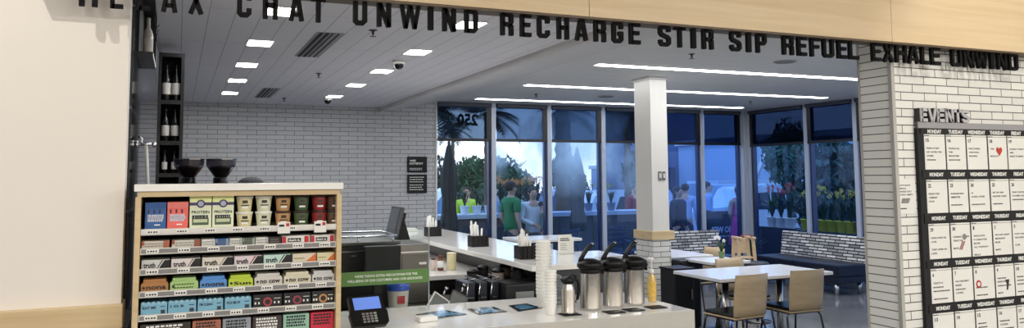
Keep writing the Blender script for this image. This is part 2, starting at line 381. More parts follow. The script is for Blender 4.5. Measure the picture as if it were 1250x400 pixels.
LET = [('RELAX', [('R',-.428,-.353),('E',-.303,-.249),('L',-.192,-.137),('A',-.091,-.021),('X',.025,.094)]),
 ('CHAT', [('C',.243,.309),('H',.362,.432),('A',.486,.558),('T',.592,.664)]),
 ('UNWIND', [('U',.803,.874),('N',.926,.999),('W',1.047,1.158),('I',1.2,1.228),('N',1.28,1.354),('D',1.405,1.48)]),
 ('RECHARGE', [('R',1.615,1.689),('E',1.733,1.798),('C',1.838,1.912),('H',1.961,2.034),('A',2.076,2.156),('R',2.199,2.275),('G',2.319,2.391),('E',2.436,2.509)]),
 ('STIR', [('S',2.641,2.723),('T',2.752,2.83),('I',2.876,2.906),('R',2.957,3.037)]),
 ('SIP', [('S',3.168,3.251),('I',3.297,3.328),('P',3.373,3.452)]),
 ('REFUEL', [('R',3.586,3.674),('E',3.708,3.784),('F',3.819,3.897),('U',3.925,4.018),('E',4.054,4.134),('L',4.156,4.24)]),
 ('EXHALE', [('E',4.364,4.448),('X',4.468,4.565),('H',4.587,4.69),('A',4.705,4.81),('L',4.834,4.912),('E',4.93,5.023)]),
 ('UNWIND', [('U',5.139,5.242),('N',5.267,5.371),('W',5.388,5.521),('I',5.55,5.59),('N',5.627,5.728),('D',5.754,5.856)])]
nth = {1:'first', 2:'second'}
for wi, (word, ls) in enumerate(LET):
    seen = {}
    wn = word
    if word == 'UNWIND': wn = 'the UNWIND left of RECHARGE' if wi == 2 else 'the UNWIND at the far right'
    for ch, x0, x1 in ls:
        seen[ch] = seen.get(ch, 0)+1
        rep = sum(1 for q in ls if q[0] == ch) > 1
        b = MB()
        z0, z1 = 2.428, 2.556
        glyph(b, ch, x1-x0, z1-z0, -.012, .012)
        b.obj('sign_letter', M_letter, loc=(x0, 3.90, z0), label='%sblack letter %s of %s hanging under the maple header' % ((nth[seen[ch]]+' ') if rep else '', ch, wn), cat='letter', group='black letters hanging under the header')

# ------------------------------------------------------------------ ceiling fittings
pn = 0
LX = [(.533,'left'),(1.735,'right')]
LY = [4.74, 5.92, 7.10, 8.265, 9.5]
onames = ['nearest the header','second from the header','third from the header','fourth from the header','nearest the brick wall']
lt = None
for lx, sd in LX:
    for k, ly in enumerate(LY):
        if lt is None:
            lt = thing('ceiling_light', '', 'ceiling light', (lx, ly, 2.65), 0, 'square ceiling lights')
            MB().box(-.092,.092,-.125,.125,-.006,0,.002).obj('light_frame', M_whitep, lt)
            MB().box(-.082,.082,-.112,.112,-.009,-.0055).obj('light_diffuser', M_emit, lt)
            o = lt
        else: o = dup(lt, (lx, ly, 2.65))
        o['label'] = 'bright square light in the %s row of the grey ceiling, %s' % (sd, onames[k])
for i, (x0, x1, y, lab) in enumerate([(3.79, 9.0, 6.69, 'nearest of the three long white light strips, above the column top'), (3.82, 8.56, 8.48, 'middle one of the three long white light strips'), (3.84, 8.49, 10.2, 'farthest of the three long white light strips, by the window blinds')]):
    t = thing('linear_light', lab, 'ceiling light', ((x0+x1)/2, y, 2.76), 0, 'long light strips over the dining area')
    h = (x1-x0)/2
    MB().box(-h,h,-.065,.065,-.006,0,.001).obj('light_frame', M_whitep, t)
    MB().box(-h+.01,h-.01,-.055,.055,-.010,-.0055).obj('light_diffuser', M_emit2, t)
for x0, y0, y1, lab in [(.875, 5.34, 6.46, 'long slotted air vent in the grey ceiling, nearer one'), (.86, 8.87, 9.93, 'long slotted air vent in the grey ceiling, nearer the brick wall')]:
    t = thing('ceiling_vent', lab, 'air vent', (x0, y0, 2.65), 0, 'slotted ceiling vents')
    MB().box(-.02,.17,0,y1-y0,-.004,0).obj('vent_frame', mat('vent_grey', (150,150,156), .5), t)
    for k in range(4):
        b = MB(); b.box(k*.042, k*.042+(.024 if k < 2 else .010), .01, y1-y0-.01, -.008, -.004); b.obj('vent_slot', M_mattb, t)
for x, y, s, lab in [(1.72, 6.43, 1, 'dark dome security camera on the grey ceiling, nearer one'), (1.70, 9.75, 1, 'dark dome security camera close to the back brick wall')]:
    t = thing('ceiling_camera', lab, 'security camera', (x, y, 2.65), 0, 'ceiling dome cameras')
    MB().lathe([(.055,0),(.055,-.02),(.048,-.03),(.042,-.03)], n=24).obj('camera_ring', M_whitep, t)
    MB().ball((0,0,-.032), .042, 20, 10, 1, 1, 1.1).obj('camera_dome', mat('smoked_dome', (16,16,20), .05), t)
for i, (x, y, z, lab) in enumerate([(1.214,7.472,2.65,'small sprinkler head on the grey ceiling between the two light rows'),(1.194,9.91,2.65,'small sprinkler head nearest the back brick wall'),(1.197,5.15,2.65,'small sprinkler head seen beside the letter N of UNWIND'),
    (4.3,5.83,2.76,'small sprinkler head under the word STIR'),(4.4,9.4,2.76,'small sprinkler head between the far light strips'),(7.9,9.3,2.76,'small sprinkler head above the window corner')]):
    t = thing('sprinkler_head', lab, 'sprinkler', (x, y, z), 0, 'ceiling sprinklers')
    MB().lathe([(.03,0),(.03,-.004),(.01,-.006),(.008,-.03),(.004,-.032)], n=12).obj('sprinkler_body', M_dsteel, t)
    MB().lathe([(.022,-.045),(.022,-.042),(.004,-.040),(.004,-.03)], n=12).obj('deflector_plate', M_dsteel, t)
for x, y, lab in [(5.45, 9.35, 'round pale ceiling speaker left of the column'), (5.45, 5.9, 'round pale ceiling speaker below the word REFUEL')]:
    t = thing('ceiling_speaker', lab, 'speaker', (x, y, 2.76))
    MB().lathe([(.11,0),(.11,-.006),(.10,-.009),(.0,-.009)], n=28).obj('speaker_rim', mat('speaker_grey', (165,165,165), .6), t)
    MB().lathe([(.09,-.009),(.088,-.013),(.0,-.013)], n=28).obj('speaker_grille', mat('speaker_grille', (140,140,140), .8), t)

# ------------------------------------------------------------------ grab-and-go shelf unit
SX0, SX1 = -.172, .745
u = thing('display_shelf', 'wood-sided display shelf unit stocked with snacks at the end of the counter', 'shelf unit')
MB().box(SX0-.006, SX1+.006, YF-.012, 4.36, 1.597, 1.630, .003).obj('worktop', M_quartz, u)
MB().box(SX0+.008, SX1-.008, YF, 4.33, 1.573, 1.597).obj('top_rail', M_oak, u)
for x0, x1 in ((SX0, SX0+.024), (SX1-.024, SX1)): MB().box(x0, x1, YF-.004, 4.34, 0, 1.573, .001).obj('side_panel', M_oak, u)
MB().box(SX0+.024, SX1-.024, 4.32, 4.335, 0, 1.573).obj('back_panel', M_mattb, u)
MB().box(SX0+.024, SX1-.024, 3.9, 4.32, 0, .12).obj('plinth', M_mattb, u)
SH = [1.402, 1.317, 1.226, 1.127, 1.024, .90, .6]     # undersides of the front lips
for k, z in enumerate(SH):
    b = MB(); b.mat(M_shelfw).box(SX0+.025, SX1-.025, YF+.016, 4.31, z+.012, z+.02)
    b.box(SX0+.025, SX1-.025, YF, YF+.016, z, z+.028, .001)
    s_ = b.obj('shelf_board', None, u)
    MB().box(SX0+.03, SX1-.03, YF-.003, YF, z+.006, z+.024).obj('price_strip', M_strip if k else M_shelfw, s_)
    x = SX0+.05
    while x < SX1-.08:
        b = MB(); b.mat(M_paper).box(x, x+.052, YF-.005, YF-.003, z+.006, z+.024)
        b.mat(M_text)
        for q in range(4): b.box(x+.005+q*.011, x+.005+q*.011+R.choice((.006,.008)), YF-.0056, YF-.005, z+.011, z+.018)
        x += R.choice((.12,.125,.13))
        b.obj('price_tag', None, s_)
for x in (.442, .612):
    b = MB(); b.mat(M_paper).box(x, x+.057, YF-.012, YF-.008, 1.392, 1.445); b.mat(mat('tag_red', (190,50,40), .6)).box(x+.038, x+.053, YF-.013, YF-.012, 1.425, 1.44)
    b.mat(M_text).box(x+.006, x+.03, YF-.013, YF-.012, 1.424, 1.434)
    b.obj('shelf_talker', None, u, label='white square price card with a red mark')
def shz(k): return SH[k]+.0205
def pkg(name, x0, x1, z0, h, d, body, label, group, deco=None, y=None, bev=.002, lidh=0, cat='box', tilt=0):
    """a carton with printed front; deco(mb, w, h) draws on the front at local y=0"""
    w = x1-x0; yy = y if y is not None else YF+.03
    t = thing(name, label, cat, (x0, yy, z0), 0, group)
    MB().box(0, w, 0, d, 0, h, bev).obj('carton', mat('c_%s_%d_%d_%d' % (('x',)+body), body, .45), t)
    if deco:
        b = MB(); deco(b, w, h); b.obj('front_print', None, t)
    return t
def P(b, m, x0, x1, z0, z1, y=-.0012): b.mat(m); b.box(x0, x1, y, -.0001, z0, z1)
def squiggle(b, m, w, h, rows=2, z0=.2, z1=.8):
    for r_ in range(rows):
        z = h*(z0+(z1-z0)*(r_+.5)/rows); x = w*.12
        while x < w*.8:
            q = R.uniform(.05,.13)*w; P(b, m, x, x+q*.75, z-h*.05, z+h*.05, -.0016); x += q
def cm(n, c, r=.5): return mat('k_'+n, c, r)
# row 1
z = shz(0)
G1 = 'packs on the top shelf'
def bagdeco(col1):
    def f(b, w, h):
        for k in range(3): P(b, cm('notch', (60,40,50)), w*(.12+.27*k), w*(.2+.27*k), h*.60, h*.74)
        P(b, cm(col1[0], col1[1]), 0, w, h*.78, h)
        P(b, M_wtext, w*.45, w*.72, h*.17, h*.21); squiggle(b, cm('pale', (196,200,214)), w, h, 3, .32, .55)
    return f
pkg('snack_carton', -.132, -.045, z, .125, .16, (44,92,150), 'blue snack carton at the left end of the top shelf', G1, bagdeco(('bluep', (36,80,140))))
pkg('snack_carton', -.040, .048, z, .125, .16, (226,104,96), 'coral pink snack carton on the top shelf', G1, bagdeco(('coralp', (222,120,110))))
def protein(b, w, h):
    P(b, cm('limeside', (226,232,160)), 0, w, h*.83, h)
    P(b, cm('purpband', (70,62,96)), 0, w, h*.72, h*.81)
    b.mat(cm('seal', (60,60,88))); b.lathe([(w*.2,-.003),(w*.2,-.001),(0.001,-.001)], (w*.5,0,h*.77), 20, 'y')
    b.mat(cm('sealr', (170,170,190))); b.lathe([(w*.13,-.0045),(w*.13,-.003),(.001,-.003)], (w*.5,0,h*.77), 20, 'y')
    b.mat(cm('prot', (60,80,64))); b.text('PROTEIN', w*.82, h*.09, FR(w*.09, 0, h*.47), .03, .0015, True)
    P(b, cm('blueline', (70,110,170)), w*.14, w*.7, h*.39, h*.42)
    P(b, cm('ovalg', (70,92,74)), w*.12, w*.88, h*.12, h*.33); P(b, cm('ovalp', (190,196,160)), w*.18, w*.82, h*.2, h*.3, -.002)
    P(b, cm('grn1', (80,96,70)), w*.2, w*.8, h*.14, h*.17, -.002)
    squiggle(b, M_text, w, h, 1, .36, .38)
pkg('protein_carton', .054, .148, z, .150, .14, (222,226,196), 'pale yellow-green PROTEIN carton next to the coral carton', G1, protein)
pkg('protein_carton', .152, .246, z, .150, .14, (222,226,196), 'pale yellow-green PROTEIN carton next to the cream tubs', G1, protein)
tubs = [(.297, (224,214,170), (238,236,228), 'cream and yellow'), (.385, (218,222,196), (240,240,232), 'cream and green'), (.475, (196,150,100), (70,48,40), 'tan and orange'), (.562, (74,96,62), (48,40,36), 'dark green'), (.648, (150,44,44), (60,36,34), 'dark red'), (.728-.008, (96,72,56), (50,40,34), 'brown')]
for xc, c, lidc, nm in tubs:
    for lv in range(2):
        t = thing('food_tub', '%s food tub, %s in its stack on the top shelf' % (nm, 'upper' if lv else 'lower'), 'tub', (xc, YF+.075, z+lv*.0735), 0, 'food tubs stacked in pairs on the top shelf')
        MB().lathe([(.029,0),(.030,.002),(.037,.064),(.037,.066)], n=24).obj('tub', cm('tub'+nm, c, .4), t)
        MB().lathe([(.039,.062),(.0395,.072),(.036,.0732),(.0,.0732)], n=24).obj('tub_lid', cm('lid'+nm, lidc, .35), t)
        b = MB()
        b.mat(cm('inkt', (60,44,36))).box(-.012,.012,-.0365,-.033,.040,.054)
        b.box(-.018,.018,-.0352,-.032,.028,.033); b.mat(M_wtext).box(-.014,.014,-.0338,-.031,.016,.024)
        b.obj('tub_print', None, t)
# row 2
z = shz(1); G2 = 'bar cartons on the second shelf'
def bars(c_end):
    def f(b, w, h):
        P(b, cm('e%d%d%d' % c_end, c_end), w*.78, w, 0, h); P(b, cm('e%d%d%d' % c_end, c_end), 0, w*.1, h*.5, h); squiggle(b, cm('greyink', (120,116,112)), w, h, 2, .25, .8)
    return f
row2 = [(-.143,-.028,(206,196,182),(176,96,66),'beige and orange bar carton at the left end of the second shelf'),(-.018,.103,(206,202,192),(150,84,60),'grey and rust bar carton second from left on the second shelf'),
        (.108,.168,(222,222,214),(190,190,186),'small white carton next to the blue one on the second shelf'),(.171,.226,(52,92,150),(140,160,190),'small blue carton on the second shelf'),
        (.229,.287,(214,218,208),(170,176,166),'small white carton right of the blue one'),(.290,.343,(84,98,84),(150,160,150),'small grey-green carton on the second shelf'),(.346,.404,(222,222,214),(180,180,176),'small white carton left of the dark one'),(.407,.462,(60,52,50),(30,28,28),'small dark carton on the second shelf')]
for x0, x1, c, e, lab in row2: pkg('bar_carton', x0, x1, z, .037, .13, c, lab, G2, bars(e))
def redbar(b, w, h):
    P(b, cm('fred', (190,40,50)), 0, w*.14, h*.1, h*.9); P(b, M_text, w*.2, w*.68, h*.25, h*.7)
    b.mat(M_wtext); b.text("that's it.", w*.42, h*.26, FR(w*.23, -.001, h*.35), .03, .0015, True)
    P(b, cm('fred', (190,40,50)), w*.8, w*.96, h*.15, h*.9)
for x0, x1, lab in [(.468,.598,'white carton with red fruit and a black name plate, left one'),(.604,.718,'white carton with red fruit and a black name plate, right one')]:
    pkg('fruit_bar_carton', x0, x1, z, .040, .13, (226,222,216), lab, G2, redbar)
# row 3
z = shz(2); G3 = 'flat bar cartons on the third shelf'
def truth(acc):
    def f(b, w, h):
        b.mat(M_text); b.text('truth', w*.42, h*.52, FR(w*.07, 0, h*.2), .03, .0015, True)
        b.mat(cm('t%d%d%d' % acc, acc)); b.prism([(w*.52,h*.05),(w*.72,h*.95),(w,h*.95),(w,h*.05)], -.0015, -.0002, 'y')
        b.mat(M_text); b.prism([(w*.60,h*.05),(w*.80,h*.95),(w,h*.95),(w,h*.05)], -.002, -.0002, 'y')
        b.mat(M_paper); b.prism([(w*.56,h*.05),(w*.78,h*.95),(w*.81,h*.95),(w*.60,h*.05)], -.0025, -.0002, 'y')
    return f
for x0, x1, c, a, lab in [(-.141,-.024,(205,205,202),(90,90,90),'grey and black'),(-.018,.106,(220,212,210),(150,120,120),'pale pink-grey'),(.113,.247,(216,208,196),(170,150,120),'beige and black'),(.253,.379,(222,206,212),(140,40,70),'pink and dark red'),(.385,.512,(190,218,208),(40,90,80),'pale mint')]:
    pkg('flat_bar_carton', x0, x1, z, .044, .13, c, '%s flat carton with a slanted dark corner on the third shelf' % lab, G3, truth(a))
def orange(b, w, h):
    squiggle(b, cm('oink', (150,130,90)), w*.6, h, 1, .4, .6)
    b.mat(cm('org', (214,110,50))); b.prism([(w*.55,h*.1),(w*.95,h*.9),(w,h*.9),(w,h*.1)], -.0015, -.0002, 'y')
for x0, x1, c, lab in [(.518,.628,(214,204,182),'cream carton with an orange wedge, left one'),(.634,.718,(218,208,170),'cream carton with an orange wedge at the right end')]:
    pkg('flat_bar_carton', x0, x1, z, .044, .13, c, lab, G3, orange)
# row 4
z = shz(3); G4 = 'bars in trays on the fourth shelf'
def tray(name, x0, x1, z0, c, label, group, word=None, ic=(40,34,30), h=.044):
    t = thing('bar_tray', label, 'box', (x0, YF+.03, z0), 0, group); w = x1-x0; cc = mat('c_x_%d_%d_%d' % c, c, .45)
    b = MB(); b.prism([(0,0),(w,0),(w,h*.8),(w*.93,h),(w*.80,h*.9),(w*.62,h*1.02),(w*.3,h*.92),(w*.08,h*1.0),(0,h*.8)], 0, .12, 'y'); b.obj('tray', cc, t)
    for k in range(4):
        b = MB(); b.M = Matrix.Translation((w*.5, .02+k*.026, h*1.02)) @ Matrix.Rotation(R.uniform(-.15,.15), 4, 'Z'); b.box(-w*.42, w*.42, -.009, .009, -h*.2, h*.26, .003); b.obj('wrapped_bar', cc, t)
    b = MB(); ink = cm('ti%d%d%d' % ic, ic)
    b.mat(ink)
    if word: b.text(word, w*.72, h*.34, FR(w*.2, 0, h*.26), .03, .0015, True)
    else: squiggle(b, ink, w, h, 2, .15, .8)
    b.lathe([(h*.13,-.002),(h*.13,-.0001),(.001,-.0001)], (w*.11,0,h*.45), 12, 'y'); b.obj('tray_print', None, t)
    return t
for x0, x1, c, w_, lab in [(-.141,-.028,(176,122,72),'nona','brown open tray of wrapped bars'),(-.02,.098,(168,200,128),None,'light green open tray of wrapped bars'),(.106,.222,(84,142,206),'nona','bright blue open tray of wrapped bars'),(.23,.338,(186,206,60),'Sun','lime open tray of wrapped bars'),
    (.345,.472,(206,202,194),'no cow','white bar tray next to the lime one'),(.479,.606,(212,206,182),'no cow','white bar tray with a yellow badge'),(.612,.718,(204,204,202),'no cow','white bar tray at the right end')]:
    tray('bar_tray', x0, x1, z, c, lab+' on the fourth shelf', G4, w_)
# row 5
z = shz(4); G5 = 'cartons on the fifth shelf'
def blue(word):
    def f(b, w, h):
        b.mat(cm('binkd', (24,40,60))); b.text(word, w*.5, h*.2, FR(w*.08, 0, h*.5), .03, .0015, True)
        P(b, cm('binkd', (24,40,60)), w*.74, w*.92, h*.62, h*.68); P(b, cm('cat', (52,62,66)), w*.76, w*.92, h*.12, h*.4)
        for k in range(5): P(b, cm('foil', (150,190,204)), w*(.05+.19*k), w*(.15+.19*k), h*.84, h*1.06)
    return f
for x0, x1, wd, lab in [(-.139,-.03,'EAT ME','light blue carton at the left end'),(-.026,.092,'I O R','light blue carton second from left with four small pictures'),(.098,.208,"I'M CLEAN",'light blue carton with a small cat picture, third from the left'),(.215,.332,'PICK ME UP','light blue carton next to the black ones')]:
    pkg('snack_bar_carton', x0, x1, z, .057, .12, (124,176,200), lab+' on the fifth shelf', G5, blue(wd))
def blackb(acc):
    def f(b, w, h):
        ac = cm('a%d%d%d' % acc, acc)
        b.mat(ac); b.lathe([(h*.33,-.002),(h*.33,-.0001),(.001,-.0001)], (w*.5,0,h*.45), 20, 'y')
        b.mat(cm('ringd', (50,30,30))); b.lathe([(h*.20,-.003),(h*.2,-.002),(.001,-.002)], (w*.5,0,h*.45), 18, 'y')
        for x in (.08,.2,.74,.88): P(b, M_wtext, w*x-.003, w*x+.004, h*.3, h*.46)
        P(b, M_wtext, w*.72, w*.95, h*.66, h*.7); P(b, M_wtext, w*.06, w*.22, h*.7, h*.74)
    return f
for x0, x1, a, lab in [(.340,.472,(170,70,74),'black carton with a red round badge'),(.479,.606,(150,64,80),'black carton with a plum round badge'),(.612,.718,(190,140,90),'black carton with a tan round badge')]:
    pkg('snack_bar_carton', x0, x1, z, .062, .12, (26,24,26), lab+' on the fifth shelf', G5, blackb(a))
# row 6
z = shz(5)
for x0, x1, c, lab in [(-.139,.07,(48,40,34),'dark brown'),(.078,.2,(170,104,80),'rust red'),(.208,.332,(150,156,164),'silver grey'),(.34,.472,(64,52,50),'brown-black'),(.479,.6,(150,190,168),'mint green'),(.607,.718,(200,44,66),'bright red')]:
    def f(b, w, h, c=c):
        squiggle(b, M_text if sum(c) > 300 else M_wtext, w, h, 4, .3, .95)
    pkg('snack_pack', x0, x1, z, .085, .12, c, '%s snack pack at the bottom edge of the photo' % lab, 'packs on the lowest visible shelf', f)

# ------------------------------------------------------------------ front counter and bar
c = thing('serving_counter', 'white quartz serving counter with coffee airpots on it', 'counter')
M_qshade = mat('quartz_shaded', (186,183,176), .25, noise=.05, nscale=9)  # darker copy of the quartz, with the front's shade put into its colour
MB().box(.75, 2.80, YF+.002, 4.665, .835, .872, .003).obj('countertop', M_quartz, c)
MB().box(.75, 2.801, YF-.016, YF+.0015, 0, .8715, .001).obj('front_panel', M_qshade, c)  # carried up over the slab edge so that it takes the shaded tone too
MB().box(2.765, 2.797, YF+.03, 4.655, 0, .834).obj('end_panel', M_quartz, c)
MB().box(.76, 2.76, 4.62, 4.65, 0, .834).obj('rear_panel', M_dsteel, c)
bx = thing('raised_bar', 'long raised white bar running back towards the brick wall', 'counter')
MB().box(2.15, 2.785, 4.68, 8.5, 1.035, 1.072, .004).obj('bar_top', M_quartz, bx)
MB().box(2.36, 2.74, 4.70, 8.45, 0, 1.034).obj('bar_wall', mat('bar_wall', (52,54,60), .6), bx)
MB().box(2.34, 2.36, 4.70, 8.45, .0, 1.034).obj('bar_lining', M_dsteel, bx)

# paper stock in black caddies on the bar
def caddy(x, y, label, seed):
    rr = random.Random(seed)
    t = thing('napkin_caddy', label, 'caddy', (x, y, 1.0725), 0, 'black caddies along the raised bar')
    b = MB()
    b.box(-.075,.075,-.055,.055,0,.006)
    for q in ((-.075,-.069,-.055,.055),(.069,.075,-.055,.055),(-.069,.069,-.055,-.049),(-.069,.069,.049,.055),(-.003,.003,-.049,.049)): b.box(*q, .006, .092)
    b.obj('caddy_box', M_blackp, t)
    for k in (-.05,-.015,.02,.055):
        MB().box(k-.004,k+.004,-.060,-.055,.004,.09,.001).obj('caddy_rib', M_blackp, t)
    n = 0
    for k in range(9):
        a = thing('wrapped_straw_bundle' if False else 'paper_sleeve', 'white paper-wrapped sleeve standing in the %s' % label.split(',')[0].replace('black napkin caddy', 'black caddy'), 'sleeve', (x-.058+.018*(k%5)+rr.uniform(-.003,.003), y-.03+.05*(k//5), 1.079), 0, 'white paper sleeves in the bar caddies')
        hh = rr.uniform(.15,.205)-(.03 if k%5 > 2 else 0)
        ln = rr.uniform(-.02,.02)
        b = MB(); b.tube([(0,0,0),(ln*.5,0,hh*.5),(ln,0,hh)], .0085, 8); b.obj('wrapped_roll', M_paper, a)
        b = MB(); b.ball((ln,0,hh), .009, 8, 6, 1, 1, .5); b.obj('paper_end', M_paper, a)
caddy(2.31, 5.12, 'black napkin caddy on the bar, nearest the cup stacks', 1)
caddy(2.35, 6.2, 'black napkin caddy halfway along the bar', 2)
caddy(2.36, 7.5, 'black napkin caddy at the far end of the bar', 3)
t = thing('lidded_box', 'white folded cloths at the far left corner of the bar', 'cloths', (2.32, 8.25, 1.0725))
for k in range(3): MB().box(-.10+.02*k,.10-.01*k,-.05,.05,.012*k,.012*k+.011,.004).obj('folded_cloth', M_paper, t)
t.name = 'cloth_pile'
# small notice on the bar
t = thing('notice_card', 'small white notice card standing at the outer edge of the bar', 'sign', (2.70, 5.28, 1.0725), .1)
b = MB(); b.box(-.062,.058,-.002,.002,.0,.145,.001); b.obj('card', M_paper, t)
b = MB(); b.box(-.01,.085,.010,.014,.0,.115,.001); b.obj('rear_card', M_paper, t)
MB().box(-.065,.088,-.012,.022,0,.006,.001).obj('card_foot', M_acryl, t)
b = MB(); b.mat(M_text)
for k, w in enumerate((.075,.085)): b.box(-.045,-.045+w,-.0035,-.002,.112-.013*k,.119-.013*k)
b.mat(M_strip)
for k in range(4): b.box(-.045,-.045+.05+.01*(k%2),-.0035,-.002,.075-.014*k,.079-.014*k)
b.obj('card_print', None, t)

# airpots
def airpot(x, y, label, rz):
    t = thing('coffee_airpot', label, 'airpot', (x, y, .8725), rz, 'steel coffee airpots on the serving counter')
    MB().lathe([(.058,0),(.062,.004),(.062,.014),(.0605,.018),(.0605,.218),(.062,.222),(.062,.230),(.060,.234)], n=40).obj('steel_body', M_brsteel, t)
    b = MB(); b.ball((0,-.002,.258), .072, 26, 12, 1.0, 1.12, .56); b.ball((0,-.058,.240), .032, 16, 8, .9, 1.0, .8)
    b.tube([(0,-.068,.236),(0,-.076,.222),(0,-.076,.205)], .011, 10); b.obj('pump_head', M_blackp, t)
    b = MB(); b.tube([(0,.058,.25),(0,.055,.288),(0,.036,.325),(0,.010,.358),(0,-.014,.376)], [.016,.016,.014,.012,.010], 10); b.obj('pump_lever', M_blackp, t)
    b = MB(); b.ball((0,-.017,.378), .010, 10, 6); b.obj('lever_tip', M_steel, t)
    b = MB(); b.tube([(-.056,-.02,.255),(-.050,.035,.272),(0,.060,.278),(.050,.035,.272),(.056,-.02,.255)], .006, 8); b.obj('carry_handle', M_blackp, t)
    MB().box(.018,.038,-.0625,-.056,.165,.171).obj('level_mark', M_dsteel, t)
    MB().lathe([(.0625,.212),(.0635,.216),(.0635,.230),(.0625,.234)], n=40).obj('collar_ring', M_blackp, t)
    return t
airpot(2.265, 4.11, 'steel airpot with black pump lid, left one of the three', 1.35)
airpot(2.430, 4.13, 'steel airpot with black pump lid, middle one of the three', 1.35)
airpot(2.592, 4.15, 'steel airpot with black pump lid next to the amber pump bottle', 1.35)
for x, y, lab in [(2.335,3.96,'flat black mat in front of the left airpot'),(2.475,3.975,'flat black mat in front of the middle airpot'),(2.645,4.00,'flat black mat in front of the pump bottle'),(2.07,4.0,'flat black mat under the small steel jug')]:
    t = thing('drip_mat', lab, 'mat', (x, y, .8725), 0, 'black drip mats under the coffee pots')
    MB().box(-.055,.055,-.045,.045,0,.005,.001).obj('mat_base', M_mattb, t)
    b = MB()
    for k in range(5): b.box(-.045,.045,-.036+.016*k,-.03+.016*k,.005,.007)
    b.obj('mat_ribs', M_blackp, t)
# vacuum jug
t = thing('vacuum_jug', 'small steel vacuum jug with black handle beside the cup stacks', 'jug', (2.062, 4.0, .8795), .2)
MB().lathe([(.037,0),(.040,.004),(.0405,.012),(.039,.015),(.039,.125),(.034,.15),(.026,.165),(.026,.17)], n=32).obj('steel_body', M_brsteel, t)
b = MB(); b.lathe([(.028,.165),(.034,.172),(.034,.192),(.026,.202),(.0,.203)], n=24); b.tube([(-.02,0,.182),(-.04,0,.186),(-.052,0,.196)], [.014,.011,.006], 8); b.obj('jug_lid', M_blackp, t)
MB().tube([(.02,0,.185),(.055,0,.190),(.075,0,.165),(.078,0,.12),(.066,0,.075),(.05,0,.06)], [.009,.010,.010,.010,.009,.007], 10).obj('jug_handle', M_blackp, t)
MB().tube([(.0,0,.2),(.03,0,.212),(.06,0,.20)], .006, 8).obj('thumb_lever', M_blackp, t)
# pump bottle
t = thing('pump_bottle', 'amber pump bottle of syrup with a white pump head', 'bottle', (2.752, 4.20, .8725))
MB().lathe([(.025,0),(.027,.004),(.027,.125),(.022,.15),(.012,.165),(.012,.175)], n=24).obj('bottle_body', mat('amber_syrup', (206,172,92), .15, coat=.5), t)
MB().lathe([(.0275,.03),(.0278,.035),(.0278,.115),(.0275,.12)], n=24).obj('bottle_label', mat('amber_label', (212,176,84), .5, noise=.45, nscale=45), t)
b = MB(); b.lathe([(.014,.172),(.014,.195),(.006,.198),(.0045,.20),(.0045,.25),(.012,.255),(.014,.27),(.0,.272)], n=16); b.tube([(0,0,.263),(-.02,0,.268),(-.036,0,.258)], .006, 8); b.obj('pump_head', M_whitep, t)
# paper cups
cup = None
def cupstack(x, y, n, r, dz, nm):
    global cup
    for k in range(n):
        pos = 'top paper cup' if k == n-1 else ('bottom paper cup' if k == 0 else 'white paper cup inside')
        lab = '%s of the %s' % (pos, nm)
        if r == .040 and cup is not None: o = dup(cup, (x, y, .8725+k*dz), label=lab)
        else:
            o = thing('paper_cup', lab, 'cup', (x, y, .8725+k*dz), 0, 'nested white paper cups')
            MB().lathe([(r*.72,0),(r*.73,.002),(r,.078),(r*1.0,.08),(r*.97,.08),(r*.68,.004),(.001,.003)], n=24).obj('cup_wall', M_paper, o)
            MB().lathe([(r*1.0,.077),(r*1.05,.079),(r*1.05,.083),(r*.98,.083),(r*.96,.08)], n=24).obj('rolled_rim', M_whitep, o)
            if r == .040: cup = o
            sm = o
        if r != .040:
            if k == 0: first = o
    return
cupstack(2.06, 4.32, 16, .046, .0205, 'tall paper cup stack behind')
def smallstack():
    base = None
    for k in range(11):
        lab = '%s of the shorter cup stack beside the steel jug' % ('top paper cup' if k == 10 else ('bottom paper cup' if k == 0 else 'white paper cup inside'))
        if base is None:
            base = thing('paper_cup', lab, 'cup', (1.975, 4.05, .8725), 0, 'nested white paper cups'); r = .034
            MB().lathe([(r*.8,0),(r*.81,.002),(r,.068),(r*.97,.07),(r*.75,.004),(.001,.003)], n=24).obj('cup_wall', M_paper, base)
            MB().lathe([(r*1.0,.067),(r*1.06,.069),(r*1.06,.073),(r*.98,.073)], n=24).obj('rolled_rim', M_whitep, base)
        else: dup(base, (1.975, 4.05, .8725+k*.0172), label=lab)
smallstack()
# clear lids behind the jug
for i, (x, y, n) in enumerate([(2.165,4.36,7),(2.27,4.42,5)]):
    for k in range(n):
        b = MB(); b.lathe([(.042,0),(.044,.004),(.04,.012),(.03,.03),(.012,.036),(.001,.036)], n=20)
        b.obj('clear_lid', M_lid, loc=(x, y, .8725+k*.026 if False else .8725+k*.024), label='clear domed plastic lid %s lid pile behind the jug' % ('at the top of the' if k == n-1 else 'within the')+(' taller' if i == 0 else ' shorter'), cat='lid', group='clear cup lids')
